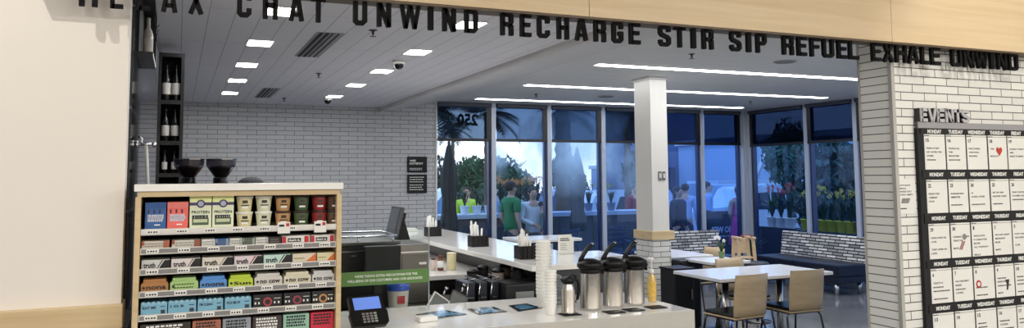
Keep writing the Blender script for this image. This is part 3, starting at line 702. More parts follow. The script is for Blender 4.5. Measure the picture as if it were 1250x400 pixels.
# card reader
t = thing('card_reader', 'black payment card reader with blue screen next to the shelf unit', 'card reader', (.925, 4.06, .8725), .12)
b = MB(); b.lathe([(.055,0),(.055,.008),(.02,.014),(.018,.05)], (0,.04,0), 20); b.tube([(0,.045,.04),(0,.03,.085)], .018, 10); b.obj('reader_stand', M_blackp, t)
TL = Matrix.Translation((0,0,.093)) @ Matrix.Rotation(math.radians(52), 4, 'X')
b = MB(); b.M = TL; b.prism([(-.092,.085),(.092,.085),(.094,.0),(.102,-.012),(.098,-.075),(.082,-.09),(-.082,-.09),(-.098,-.075),(-.102,-.012),(-.094,0)], -.018, .012, 'z'); b.obj('reader_housing', M_blackp, t)
b = MB(); b.M = TL; b.box(-.072,.072,.003,.072,.012,.0135); b.obj('reader_screen', mat('reader_screen', (96,128,208), .3, emit=.45), t)
for r_ in range(4):
    for k in range(4):
        b = MB(); b.M = TL; b.box(-.04+k*.021,-.025+k*.021,-.028-.015*r_,-.018-.015*r_,.012,.016,.001); b.obj('reader_key', M_strip if k < 3 else mat('key_green', (150,160,150), .4), t)
# glossy menu placards + napkin box on the counter
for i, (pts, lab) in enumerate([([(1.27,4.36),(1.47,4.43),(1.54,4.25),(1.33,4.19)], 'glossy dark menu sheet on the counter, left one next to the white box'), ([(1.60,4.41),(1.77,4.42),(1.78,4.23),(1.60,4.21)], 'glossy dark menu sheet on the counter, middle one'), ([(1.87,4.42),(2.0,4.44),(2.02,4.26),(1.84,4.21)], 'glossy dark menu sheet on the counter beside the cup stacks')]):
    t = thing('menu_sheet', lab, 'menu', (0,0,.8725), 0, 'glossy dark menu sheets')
    MB().prism(pts, 0, .004, 'z').obj('sheet', mat('gloss_black', (24,30,38), .04, coat=1), t)
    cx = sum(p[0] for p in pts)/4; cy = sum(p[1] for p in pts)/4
    b = MB(); b.mat(mat('reflection_blue', (96,160,200), .1, coat=1)).prism([(cx+(p[0]-cx)*.6, cy+(p[1]-cy)*.6) for p in pts], .0035, .0055, 'z'); b.obj('reflection_panel', None, t)  # blue patch painted on as the sky's reflection in the dark sheet
t = thing('napkin_box', 'small white napkin box lying on the counter front edge', 'box', (1.275, 4.16, .8725), .1)
MB().box(-.055,.05,-.04,.04,0,.026,.005).obj('box_body', M_whitep, t); MB().box(-.03,.025,-.012,.012,.026,.028,.001).obj('paper_slit', M_paper, t)

# acrylic screen with the green notice
t = thing('acrylic_screen', 'clear acrylic screen carrying a green notice strip', 'screen', (0,0,0))
MB().box(.80, 1.394, 4.50, 4.506, .8725, 1.358).obj('acrylic_sheet', M_acryl, t)
b = MB(); b.box(1.390,1.3945,4.4985,4.5075,.8725,1.358); b.obj('sheet_edge', mat('edge_light', (150,160,160), .3), t)
b = MB(); b.box(.80,1.39,4.494,4.4995,1.036,1.114); s_ = b.obj('green_strip', M_green, t, label='green notice strip with white capitals')
b = MB(); b.mat(M_wtext)
b.text("WE'RE TAKING EXTRA PRECAUTIONS FOR THE", .37, .0145, FR(.948,4.4938,1.082), .012, .0012, True)
b.text("WELL-BEING OF OUR CUSTOMERS AND OUR ASSOCIATES", .445, .0145, FR(.905,4.4938,1.056), .012, .0012, True)
b.obj('notice_lettering', None, s_)
for x in (.84, 1.35): MB().box(x-.02,x+.02,4.488,4.518,.8725,.885).obj('screen_foot', M_acryl, t)

# ------------------------------------------------------------------ work area behind the counter
wc = thing('rear_worktable', 'dark work table behind the shelf unit and screen', 'table')
MB().box(-.18, 1.69, 4.95, 5.62, .78, .82, .003).obj('table_top', M_dsteel, wc)
for x in (-.14, 1.64):
    for y in (5.0, 5.56): MB().box(x-.02,x+.02,y-.02,y+.02,0,.78).obj('table_leg', M_dsteel, wc)
MB().box(-.14,1.66,5.0,5.56,.25,.28).obj('lower_shelf', M_dsteel, wc)
def grinder(x, y, lab):
    t = thing('coffee_grinder', lab, 'grinder', (x, y, .8205), 0, 'twin coffee grinders')
    MB().box(-.06,.06,-.09,.09,0,.74,.012).obj('grinder_body', M_blackp, t)
    MB().lathe([(.045,.74),(.045,.84)], n=20).obj('grinder_neck', M_blackp, t)
    b = MB(); b.lathe([(.036,.84),(.082,.905),(.088,.918),(.088,.955),(.084,.955),(.084,.92),(.078,.907),(.034,.843)], n=8, smooth=False); b.obj('bean_hopper', glassmat('smoke'+str(x), (196,194,198), haze=.25, hcol=(190,190,196)), t)
    MB().lathe([(.033,.842),(.072,.897),(.076,.905),(.0,.915)], n=12).obj('coffee_beans', mat('beans', (34,22,18), .5, noise=.6, nscale=90), t)
    MB().lathe([(.090,.950),(.0905,.957),(.086,.957)], n=8, smooth=False).obj('hopper_rim', M_steel, t)
grinder(.062, 5.2, 'dark coffee grinder with clear hopper above the shelf unit, left one'); grinder(.248, 5.2, 'dark coffee grinder with clear hopper above the shelf unit, right one')
# black machine with steel rail
t = thing('espresso_machine', 'large black machine with a steel top rail behind the screen', 'coffee machine', (1.13, 5.25, .8205))
MB().box(-.30,.215,-.24,.24,0,.40,.012).obj('machine_body', M_blackp, t)
b = MB(); b.tube([(-.29,-.22,.455),(.205,-.22,.455),(.215,0,.455),(.205,.22,.455),(-.29,.22,.455)], .007, 8)
for x in (-.27,-.05,.18): b.tube([(x,-.22,.40),(x,-.22,.455)], .005, 6)
b.obj('cup_rail', M_chrome, t)
MB().box(-.31,.225,-.25,.25,.40,.42,.004).obj('top_tray', M_dsteel, t)
MB().box(-.28,.19,-.245,-.24,.36,.366).obj('trim_line', M_steel, t); MB().box(-.10,-.07,-.247,-.24,.33,.342).obj('badge', M_steel, t)
for k in range(4): MB().lathe([(.012,-.018),(.012,0),(.001,0)], (-.17+.045*(k%2),-.241,.22-.05*(k//2)), 14, 'y').obj('knob', M_steel, t)
# till screen (rear of a monitor) in front of machine
t = thing('till_monitor', 'large black till monitor facing away behind the green notice', 'monitor', (1.17, 4.78, .60))
MB().box(-.105,.125,-.015,.02,.40,.635,.010).obj('monitor_shell', mat('mon_black', (17,19,21), .4, spec=.3), t)
MB().box(-.04,.01,0,.04,.0,.42).obj('monitor_neck', M_blackp, t)
MB().box(-.10,.07,-.08,.10,-.0195,.0,.004).obj('monitor_base', M_blackp, t)
t2_ = thing('till_stand', 'dark till table under the monitor', 'table', (1.14,4.80,0)); MB().box(-.34,.30,-.11,.12,.54,.58).obj('table_top', M_dsteel, t2_)
for x in (-.30,.26): MB().box(x-.02,x+.02,-.02,.02,0,.54).obj('table_leg', M_dsteel, t2_)
# tilted order screen
t = thing('order_screen', 'tilted dark order screen seen from the side against the brick wall', 'monitor', (1.95, 7.3, .905))
b = MB(); b.M = Matrix.Translation((-.03,0,.335)) @ Matrix.Rotation(.24, 4, 'Y'); b.box(-.02,.02,-.17,.17,-.14,.14,.006); b.obj('screen_housing', mat('screen_grey', (58,60,64), .4), t)
b = MB(); b.M = Matrix.Translation((-.03,0,.335)) @ Matrix.Rotation(.24, 4, 'Y'); b.box(-.023,-.02,-.15,.15,-.12,.12); b.obj('screen_face', mat('screen_face', (70,74,80), .2), t)
b = MB(); b.M = Matrix.Translation((.02,0,.33)) @ Matrix.Rotation(.24, 4, 'Y'); b.box(-.02,.02,-.09,.09,-.06,.09,.004); b.obj('screen_mount', M_blackp, t)
MB().prism([(-.04,0),(.15,0),(.05,.34),(.0,.34)], -.06, .06, 'y').obj('screen_stand', M_blackp, t)
# side worktable with white top joining the bar
t = thing('prep_counter', 'white-topped prep counter under the raised bar', 'counter')
MB().box(1.66,2.335,5.80,8.4,.865,.90,.003).obj('prep_top', M_quartz, t)
MB().box(1.70,2.335,5.86,8.38,.0,.864).obj('prep_cabinet', M_dsteel, t)
t = thing('cream_canister', 'cream coloured canister on the prep counter', 'canister', (2.08,6.1,.9005)); MB().lathe([(.037,0),(.039,.004),(.039,.125),(.036,.13)], n=24).obj('canister_body', mat('cream', (214,204,160), .5, noise=.12, nscale=40), t); MB().lathe([(.040,.13),(.040,.14),(.0,.142)], n=24).obj('canister_lid', mat('creamlid', (222,214,180), .5), t)
t = thing('spice_jar', 'small brown and white jar left of the cream canister', 'jar', (1.985,6.1,.9005)); MB().lathe([(.024,0),(.026,.01),(.026,.09),(.018,.10)], n=20).obj('jar_body', mat('brownjar', (120,60,40), .3), t); MB().lathe([(.02,.10),(.02,.125),(.0,.126)], n=18).obj('jar_lid', mat('jarlid', (90,40,30), .4), t); MB().lathe([(.0265,.025),(.0268,.03),(.0268,.075),(.0265,.08)], n=18).obj('jar_label', M_paper, t)
t = thing('spice_jar', 'slim pale jar at the left edge of the prep counter jars', 'jar', (1.935,6.14,.9005)); MB().lathe([(.02,0),(.021,.01),(.021,.075),(.014,.085)], n=20).obj('jar_body', mat('palejar', (200,180,170), .3), t); MB().lathe([(.016,.085),(.016,.098),(.0,.1)], n=18).obj('jar_lid', mat('jarlid', (90,40,30), .4), t)
# steel cabinet & fridge
t = thing('steel_cabinet', 'stainless steel countertop cabinet behind the screen edge', 'cabinet', (1.472,5.28,.8205)); t.scale = (.80,1,.97)
MB().box(-.125,.12,-.2,.2,0,.40,.006).obj('cabinet_body', mat('warm_steel', (128,124,120), .3, 1), t); MB().box(-.11,.105,-.206,-.2,.02,.33,.003).obj('cabinet_door', mat('warm_steel2', (110,106,102), .35, 1), t); MB().box(.03,.10,-.215,-.206,.26,.28,.002).obj('door_handle', M_chrome, t)
MB().box(-.13,.125,-.21,.2,.345,.352).obj('top_trim', M_chrome, t)
t = thing('under_counter_fridge', 'dark steel under-counter fridge below the green notice', 'fridge', (1.60,5.82-.0,0))
t.location = (1.42,6.2,0)
MB().box(-.22,.2,-.25,.3,0.02,.86,.005).obj('fridge_body', mat('fr_dark', (70,66,62), .35, .8), t); MB().box(-.21,.19,-.275,-.25,.06,.82,.005).obj('fridge_door', mat('fr_door', (84,80,76), .3, .9), t); MB().box(.13,.15,-.30,-.275,.3,.7,.003).obj('door_handle', M_chrome, t)
# bucket on a lower shelf
t = thing('dark_riser', 'small dark riser under the white bucket', 'stand', (1.33,4.80,.5805))
MB().box(-.075,.10,-.085,.085,.20,.219,.002).obj('riser_top', M_dsteel, t)
for x in (-.06,.085): MB().box(x-.01,x+.01,-.08,.08,0,.20).obj('riser_side', M_dsteel, t)
t = thing('white_bucket', 'white bucket with bright blue lid and red label below the notice', 'bucket', (1.345,4.80,.7205)); t.location = (1.56,4.80,.7205)
t.location = (1.285,4.80,.8005)
MB().lathe([(.055,0),(.057,.004),(.066,.15),(.066,.16)], n=28).obj('bucket_body', mat('bucket_white', (212,206,198), .4), t)
MB().lathe([(.069,.155),(.070,.16),(.070,.18),(.066,.187),(.0,.19)], n=28).obj('bucket_lid', mat('lid_blue', (44,84,190), .35), t)
MB().box(-.02,.025,-.068,-.05,.08,.125).obj('bucket_label', mat('label_red', (170,40,44), .5), t)
# tall black table by the bar with small appliances
t = thing('service_table', 'dark steel service table between counter and bar', 'table')
MB().box(1.70,2.335,4.70,5.55,.76,.79,.003).obj('table_top', M_dsteel, t)
for x in (1.73,2.30):
    for y in (4.74,5.50): MB().box(x-.015,x+.015,y-.015,y+.015,0,.76).obj('table_leg', M_dsteel, t)
# blender enclosures with chrome loops (three) + black machine
for k, lab in enumerate(['black appliance with chrome edge loop, left one under the bar','black appliance with chrome edge loop, middle one under the bar','black appliance with chrome edge loop, right one under the bar']):
    x = 1.80+.085*k
    t = thing('sandwich_press', lab, 'appliance', (x,5.0,.7905), 0, 'black appliances with chrome loops')
    MB().box(-.032,.032,-.12,.12,.006,.17,.010).obj('press_body', mat('press_dark', (34,38,46), .25), t)
    b = MB(); b.tube([(-.036,-.13,.0),(-.036,-.135,.10),(-.030,-.13,.16),(-.01,-.12,.185),(.03,-.11,.19),(.03,.08,.19)], .0055, 8); b.obj('chrome_loop', M_chrome, t)
    MB().box(-.02,.02,-.128,-.12,.06,.075,.002).obj('press_latch', M_steel, t)
t = thing('ice_bin', 'wide black machine with a grey label plate under the bar', 'appliance', (2.16,4.88,.7905))
MB().box(-.155,.16,-.10,.12,0,.155,.008).obj('bin_body', mat('bin_black', (30,31,35), .3), t); MB().box(-.085,.045,-.106,-.10,.045,.105,.002).obj('label_plate', mat('plate_grey', (150,152,154), .4), t); MB().box(-.155,.16,-.10,.12,.155,.163,.003).obj('bin_lid', M_blackp, t)
b = MB(); b.tube([(.075,-.108,.02),(.06,-.12,.04),(.065,-.125,.08),(.085,-.12,.11),(.08,-.11,.14)], .006, 8); b.obj('white_hose', M_whitep, t)
# jugs and small stuff under the bar edge
for i, (x, y, z, r, h, c, lab, nm) in enumerate([(1.99,5.36,.7905,.045,.20,(60,58,58),'dark blender jug, left one under the bar','blender_jug'),(2.09,5.42,.7905,.042,.22,(36,36,40),'black blender jug beside the pale one under the bar','blender_jug'),(2.13,5.22,.7905,.045,.215,(170,160,150),'pale patterned jug under the bar','blender_jug'),(2.26,5.4,.7905,.045,.225,(110,92,80),'brown jug under the bar edge','blender_jug'),(2.26,5.16,.7905,.04,.235,(54,54,58),'dark jug right of the brown one','blender_jug')]):
    t = thing(nm, lab, 'jug', (x, y, z), 0, 'jugs on the service table')
    MB().lathe([(r*.75,0),(r*.78,.004),(r,h*.86),(r,h*.88)], n=16).obj('jug_body', mat('jug%d' % i, c, .25, noise=.35, nscale=35), t)
    MB().lathe([(r*1.03,h*.86),(r*1.03,h*.93),(r*.5,h),(.0,h)], n=16).obj('jug_lid', M_blackp, t)
    MB().tube([(r*.9,0,h*.75),(r*1.5,0,h*.7),(r*1.5,0,h*.35),(r*.9,0,h*.28)], .006, 6).obj('jug_handle', M_blackp, t)
# tilted framed trays
for x, y, ang, lab in [(1.515,4.80,.62,'grey mesh tray with white rim leaning behind the counter, left one'),(1.66,4.82,.5,'grey mesh tray with dark rim leaning behind the counter, right one')]:
    t = thing('mesh_tray', lab, 'tray', (x, y, .80), 0, 'mesh trays leaning behind the counter')
    M = Matrix.Rotation(ang, 4, 'Y') @ Matrix.Rotation(-.2, 4, 'X')
    b = MB(); b.M = M; b.box(-.055,.055,-.004,.004,-.06,.11,.002); b.obj('tray_mesh', mat('mesh_grey', (112,116,116), .6, noise=.25, nscale=160), t)
    b = MB(); b.M = M
    for q in ((-.062,-.055,-.067,.117),(.055,.062,-.067,.117)): b.box(q[0],q[1],-.007,.007,q[2],q[3])
    b.box(-.062,.062,-.007,.007,-.067,-.06); b.box(-.062,.062,-.007,.007,.11,.117); b.obj('tray_rim', M_whitep if x < 1.6 else M_dsteel, t)
    b = MB(); b.M = M; b.tube([(0,0,.117),(0,-.0,.16)], .008, 8); b.ball((0,0,.172), .014, 12, 8); b.obj('tray_knob', M_steel, t)
    MB().box(-.05,.05,-.01,.02,-.08,-.066).obj('tray_foot', M_dsteel, t)
t = thing('tray_shelf', 'narrow dark shelf holding the mesh trays', 'shelf', (1.57,4.82,0)); MB().box(-.12,.085,-.05,.05,.70,.72).obj('shelf_board', M_dsteel, t); MB().box(-.01,.01,-.01,.01,0,.70).obj('shelf_post', M_dsteel, t)

# ------------------------------------------------------------------ wine tower, wall shelf, tap
def bottle(loc, lab, grp, s=1.0, col=(14,16,16)):
    t = thing('wine_bottle', lab, 'bottle', loc, 0, grp)
    MB().lathe([(.030*s,0),(.032*s,.004),(.032*s,.16*s),(.024*s,.19*s),(.012*s,.215*s),(.011*s,.265*s),(.013*s,.268*s),(.013*s,.28*s)], n=18).obj('bottle_glass', mat('wine_glass%d' % col[0], col, .08), t)
    MB().lathe([(.0325*s,.045*s),(.0330*s,.05*s),(.0330*s,.13*s),(.0325*s,.135*s)], n=18).obj('bottle_label', mat('wine_label', (206,202,196), .6), t)
    return t
tw = thing('bottle_shelving', 'tall black shelving full of wine bottles against the left tiled wall', 'shelving', (-.15,6.2,0))
for x in (0,.155): MB().box(x,x+.022,0,.25,0,2.585).obj('shelving_post', M_black, tw)
MB().box(.022,.155,.23,.25,.5,2.585).obj('back_panel', M_mattb, tw)
TZ = [2.565,2.215,1.915,1.68,1.35]
for z in TZ: MB().box(.022,.155,0,.23,z-.012,z+.018).obj('shelf_board', M_black, tw)
ty = ['upper','second','third','fourth']
wb = None
for k, z in enumerate(TZ[1:4]):
    for q in range(2):
        for dd in range(2):
            lab = '%s wine bottle on the %s visible shelf of the black shelving%s' % ('left' if q == 0 else 'right', ['top','middle','lowest'][k], '' if dd == 0 else ', rear row')
            s = .95 if k < 1 else (.85 if k == 1 else .6)
            bottle((-.15+.022+.034+q*.065, 6.25+dd*.09, z+.0185), lab, 'wine bottles on the black shelving', s)
ws = thing('wall_shelf', 'black box shelf high on the left wall below the letter L', 'shelf', (-.214,4.45,2.30))
MB().box(0,.078,0,.55,.305,.335).obj('shelf_top', M_black, ws); MB().box(0,.078,0,.55,0,.02).obj('shelf_board', M_black, ws); MB().box(0,.078,.53,.55,.02,.305).obj('end_panel', M_black, ws); MB().box(0,.01,0,.53,.02,.305).obj('back_panel', M_mattb, ws)
bottle((-.172,4.72,2.3205), 'pale bottle standing on the high black wall shelf', 'bottles on the wall shelf', .82, (190,188,180))
t = thing('wall_mounted_tap', 'chrome wall tap with hanging white hose on the tiled wall', 'tap', (-.214,4.62,1.84))
b = MB(); b.lathe([(.02,0),(.02,.012),(.001,.012)], n=16, axis='x'); b.tube([(.008,0,0),(.05,0,.002),(.085,0,0)], .009, 10); b.ball((.09,0,0), .014, 12, 8); b.obj('tap_arm', M_chrome, t)
b = MB(); b.tube([(.03,0,.0),(.03,0,.03),(.012,0,.045)], .005, 8); b.obj('tap_lever', M_chrome, t)
b = MB(); b.tube([(.052,0,-.006),(.058,0,-.08),(.066,0,-.22),(.07,0,-.5)], .009, 10); b.obj('white_hose', M_whitep, t)
t = thing('hanging_cable', 'thin black cable with two small hooks near the ceiling', 'cable', (-.12,4.5,0))
b = MB(); b.tube([(.008,0,2.45),(-.004,0,2.41),(.004,0,2.36),(.018,0,2.305)], .0022, 6); b.tube([(-.012,0,2.455),(.012,0,2.475)], .003, 6); b.tube([(.012,0,2.30),(.035,0,2.312)], .003, 6)
b.tube([(-.012,0,2.455),(-.02,0,2.65)], .001, 5); b.obj('cable_run', M_black, t)

# wall signs
for z0, z1, lab, lines in [(1.728,1.956,'black WIFI HOTSPOT sign on the back brick wall', 1), (1.432,1.700,'black sign with small print below the WIFI HOTSPOT sign', 0)]:
    t = thing('wall_sign', lab, 'sign', (3.03,YW-.001,z0), 0, 'black signs on the back brick wall')
    MB().box(0,.29,-.02,0,0,z1-z0,.002).obj('sign_board', M_mattb, t); b = MB(); h = z1-z0
    b.mat(M_wtext)
    if lines:
        b.text('WIFI', .09, .030, FR(.03,-.0205,h-.075), .03, .001, True); b.text('HOTSPOT', .20, .030, FR(.03,-.0205,h-.115), .03, .001, True)
        for k in range(2):
            x = .03
            while x < .2: w = R.uniform(.012,.03); b.box(x,x+w,-.0215,-.0203,.055-.02*k,.063-.02*k); x += w+.007
    else:
        for k in range(6):
            x = .03; zz = h-.045-.033*k-(.012 if k > 2 else 0)
            while x < (.22 if k != 2 else .24): w = R.uniform(.014,.036); b.box(x,x+w,-.0215,-.0203,zz,zz+.011); x += w+.007
    b.obj('sign_lettering', None, t)

# ------------------------------------------------------------------ events board
YB = 3.98
ev = thing('events_board', 'black calendar board of white day cards headed EVENTS on the brick pier', 'calendar board', (0,YB,0))
MB().box(4.826, 6.22, -.03, -.001, .30, 1.978).obj('board_back', M_mattb, ev)
MB().box(4.826, 6.22, -.042, -.03, 1.978-.0, 2.022).obj('title_strip', mat('title_grey', (150,149,152), .45), ev)
for k, (ch, x0, x1) in enumerate(zip('EVENTS', [4.842,4.92,5.01,5.095,5.185,5.265], [4.912,5.008,5.085,5.18,5.262,5.345])):
    b = MB(); b.M = Matrix.Translation((x0-.006,0,2.022)); b.mat(M_black); glyph(b, ch, x1-x0, .098, -.040, -.004)
    b.M = Matrix.Translation((x0,0,2.024)); b.mat(mat('title_face', (178,177,180), .4)); glyph(b, ch, x1-x0, .096, -.050, -.041)
    b.obj('title_letter', None, ev, label='grey faced letter %s with black edge%s' % (ch, '' if ch != 'E' else (', first' if k == 0 else ', second')))
colx = [(4.885,5.091),(5.106,5.304),(5.319,5.532),(5.548,5.749),(5.762,5.962),(5.978,6.178)]
days = ['MONDAY','TUESDAY','WEDNESDAY','THURSDAY','FRIDAY','SATURDAY']
rows = [(1.684,1.935,1.940,1.972),(1.377,1.612,1.618,1.680),(1.056,1.302,1.310,1.370),(.749,.988,.995,1.048),(.44,.68,.686,.742)]
cards = [[('15',['FRESH START','SAY AFTER THE','STORM','-']),('16',['TRYING ALL','THE','SMOOTHIES','-']),('17',['PRACTICING','OUR PIZZA','RECIPES']),('18',['YES','','MUSCATS']),('19',['CLEARLY I WANT','AND','READY TO BREW']),('20',['-','-'])],
 [('22',['READY FOR','COMFORT','FOOD']),('23',['-','SEMESTER','','-']),('24',['A','CLEAN COFFEE','','-']),('25',['SET UP OUR','ROASTED TOAST','','-']),('26',['WHAT CAN FUN','TO HOME TODAY','-','']),('27',['-','-'])],
 [('29',['GOING AWAY BE','LOSS','','THEY LIVED IN','LIFE']),('30',['CLEVEREST GLIDERS','TREAT IN','','MATE']),('1',['WATCH OUTS','IT CHEAP FOR','MOVIE','ALL, THURSDAY','','BILLS']),('2',['WE CAN\'T ADAPT','BREAKFAST','BLUE','','MATE']),('3',['DON\'T FORGET','THE SUNSCREEN','','CLUB']),('4',['-','-'])],
 [('6',['THAT\'S A','-','-','','-']),('7',['ON THE FIRST','BLEED','-','COFFEE']),('8',['','','-','','-']),('9',['-','BURSTON','-','','MATE']),('10',['-','-','-','','-']),('11',['-','-'])],
 [('13',['','-','']),('14',['','-']),('15',['-','-','-']),('16',['-','COOKIES','-']),('17',['-','-']),('18',['-','-'])]]
for r_, (z0, z1, h0, h1) in enumerate(rows):
    b = MB(); b.mat(M_mattb).box(4.85, 6.21, -.036, -.03, h0, h1); hs = b.obj('header_strip', None, ev)
    for k, (x0, x1) in enumerate(colx):
        b = MB(); b.mat(M_wtext)
        w = {'MONDAY':.14,'TUESDAY':.15,'WEDNESDAY':.185,'THURSDAY':.16,'FRIDAY':.11,'SATURDAY':.16}[days[k]]
        b.text(days[k], w, .028, FR((x0+x1)/2-w/2, -.0365, (h0+h1)/2-.014), .03, .001, True)
        b.obj('weekday_lettering', None, hs)
    for k, (x0, x1) in enumerate(colx):
        cd = MB().box(x0, x1, -.034, -.030, z0, z1, .0006).obj('day_card', M_paper, ev, label='white day card dated %s' % cards[r_][k][0])
        b = MB(); b.mat(M_text); h = z1-z0
        b.box(x0, x0+.05, -.0348, -.034, z1-.012, z1-.007); b.mat(mat('fine_grey', (150,150,148), .7)).box(x0, x1, -.0346, -.034, z1-.014, z1-.010)
        b.mat(M_text)
        num, ls = cards[r_][k]
        b.text(num, .03 if len(num) > 1 else .014, .026, FR(x0+.015, -.034, z1-.055), .03, .0008, True)
        zz = z1-.105
        for ln in ls:
            if ln == '-':
                x = x0+.018
                lim = x0+R.uniform(.09,.17)
                while x < lim: q = R.uniform(.008,.024); b.box(x, x+q, -.0348, -.034, zz, zz+.008); x += q+.004
            elif ln: b.text(ln, min(.165,.0108*len(ln)+.01), .012, FR(x0+.018, -.034, zz), .02, .0008, True)
            zz -= .027
        cx = (x0+x1)/2
        if (r_, k) == (0, 3):
            b.mat(mat('heart_red', (186,60,46), .6)); hp = []
            for a in range(24):
                tt = 2*PI*a/24; hp.append((x0+.115+.0021*16*math.sin(tt)**3*1.0, z1-.115+.0024*(13*math.cos(tt)-5*math.cos(2*tt)-2*math.cos(3*tt)-math.cos(4*tt))))
            b.prism(hp, -.035, -.034, 'y')
        if (r_, k) == (2, 1):
            b.mat(mat('rollred', (150,80,70), .6))
            for q in range(3): b.prism([(x0+.075+.012*q, z0+.055),(x0+.083+.012*q, z0+.055),(x0+.118+.012*q, z0+.115),(x0+.110+.012*q, z0+.115)], -.035, -.034, 'y')
            b.mat(M_strip); b.lathe([(.022,-.001),(.022,0),(.001,0)], (x0+.135,-.034,z0+.145), 12, 'y')
        if (r_, k) == (3, 2):
            b.mat(mat('badge_red', (176,50,50), .6)); b.lathe([(.028,-.001),(.028,0),(.001,0)], (x0+.045,-.034,z1-.13), 20, 'y'); b.mat(M_paper); b.lathe([(.017,-.002),(.017,-.001),(.001,-.001)], (x0+.045,-.034,z1-.13), 5, 'y')
        if (r_, k) == (3, 3):
            b.mat(M_text); b.prism([(x0+.11,z0+.05),(x0+.125,z0+.05),(x0+.145,z0+.125),(x0+.10,z0+.125),(x0+.115,z0+.09)], -.035, -.034, 'y')
        b.obj('card_print', None, cd)
t = thing('paper_notice', 'small white notice taped to the brick pier left of the events board', 'notice', (4.60+.035,YB-.002,1.375))
MB().box(0,.175,-.003,0,0,.245,.0006).obj('notice_sheet', M_paper, t)
b = MB(); b.mat(M_text)
for k, ln in enumerate(["LET'S SHOP","SMALL!","PLEASE STAY","START LIMITS"]): b.text(ln, .0105*len(ln), .011, FR(.02,-.0031,.195-.022*k), .02, .0008, True)
b.mat(M_strip).prism([(.03,.075),(.10,.075),(.12,.11),(.04,.11)], -.0042, -.003, 'y'); b.mat(M_text).box(.02,.08,-.0042,-.003,.035,.042)
b.obj('notice_print', None, t)

# ------------------------------------------------------------------ dining furniture
def table(name, x0, x1, y0, y1, z, label, posts, grp='white cafe tables'):
    cx, cy = (x0+x1)/2, (y0+y1)/2; t = thing(name, label, 'table', (cx,cy,0), 0, grp); w = (x1-x0)/2; d = (y1-y0)/2
    MB().box(-w,w,-d,d,z-.03,z,.004).obj('table_top', M_lam, t)
    MB().box(-w+.06,w-.06,-d+.06,d-.06,z-.05,z-.03).obj('top_frame', M_black, t)
    for p in posts:
        MB().lathe([(.032,.02),(.032,z-.05)], (p-cx,0,0), 16).obj('table_post', M_brsteel, t)
        MB().box(p-cx-.19,p-cx+.19,-.11,.13,0,.018,.004).obj('table_foot', M_black, t)
    return t
table('cafe_table', 4.393, 5.69, 5.63, 6.335, .75, 'long white cafe table with two steel posts, nearest to the counter', (4.72, 5.36))
table('cafe_table', 5.12, 5.685, 7.40, 8.18, .75, 'white cafe table whose tip shows just right of the column', (5.4,))
table('cafe_table', 4.15, 4.78, 7.80, 8.45, .75, 'white cafe table seen behind the airpots left of the column', (4.45,))
table('cafe_table', 5.16, 5.66, 6.74, 7.20, .75, 'small white cafe table holding the orchid', (5.41,))
table('high_table', 3.3, 4.0, 7.42, 7.95, 1.0, 'tall white bar table by the window behind the notice card', (3.6,))
def chair(x, y, rz, label, s=1.0, seatm=M_blackp):
    """seat toward local +Y, backrest at local y=0 facing -Y"""
    t = thing('cafe_chair', label, 'chair', (x,y,0), rz, 'veneer cafe chairs with steel legs')
    t.scale = (s,s,s)
    W = .185
    b = MB(); n = 8; fr = []; bk = []
    for j in range(6):
        z = .455+.355*j/5; wj = W-.0+.006*math.sin(PI*j/5); row = []; row2 = []
        for i in range(n+1):
            u_ = -1+2*i/n; yy = -.012-.03*(1-u_*u_)-.035*(j/5)**1.3; row.append((u_*wj, yy, z)); row2.append((u_*wj, yy+.011, z))
        fr.append([b._v(p) for p in row]); bk.append([b._v(p) for p in row2])
    for j in range(5):
        for i in range(n):
            b._f([fr[j][i],fr[j][i+1],fr[j+1][i+1],fr[j+1][i]], True); b._f([bk[j][i],bk[j+1][i],bk[j+1][i+1],bk[j][i+1]], True)
    for j in range(5): b._f([fr[j][0],fr[j+1][0],bk[j+1][0],bk[j][0]]); b._f([fr[j][n],bk[j][n],bk[j+1][n],fr[j+1][n]])
    for i in range(n): b._f([fr[0][i],bk[0][i],bk[0][i+1],fr[0][i+1]]); b._f([fr[5][i],fr[5][i+1],bk[5][i+1],bk[5][i]])
    b.obj('backrest', M_veneer, t)
    b = MB(); b.box(-W,W,-.02,.37,.432,.446,.005); b.obj('seat_shell', M_veneer, t)
    b = MB(); b.box(-W+.01,W-.01,-.01,.36,.446,.474,.012); b.obj('seat_pad', seatm, t)
    MB().tube([(-W+.02,.02,.425),(W-.02,.02,.425),(W-.02,.34,.425),(-W+.02,.34,.425)], .009, 8, True).obj('seat_frame', M_dsteel, t)
    for sx in (-1,1):
        for (y0_, y1_) in ((.03,-.05),(.33,.39)):
            MB().tube([(sx*(W-.02),y0_,.425),(sx*(W+.005),y0_+(y1_-y0_)*.12,.39),(sx*(W+.03),y1_,.0)], .0095, 8).obj('leg', M_dsteel, t)
    return t
chair(4.555, 5.46, .10, 'pale veneer chair with its back to us, left one at the near table')
chair(5.215, 5.50, -.02, 'pale veneer chair with its back to us, right one at the near table')
chair(5.30, 6.60, PI+.05, 'pale veneer chair on the far side of the near table', .985)
chair(5.80, 7.58, PI/2, 'pale grey veneer chair turned side-on right of the column', 1.0)
chair(7.30, 6.45, -1.2, 'pale wooden chair half hidden behind the brick pier', .9)
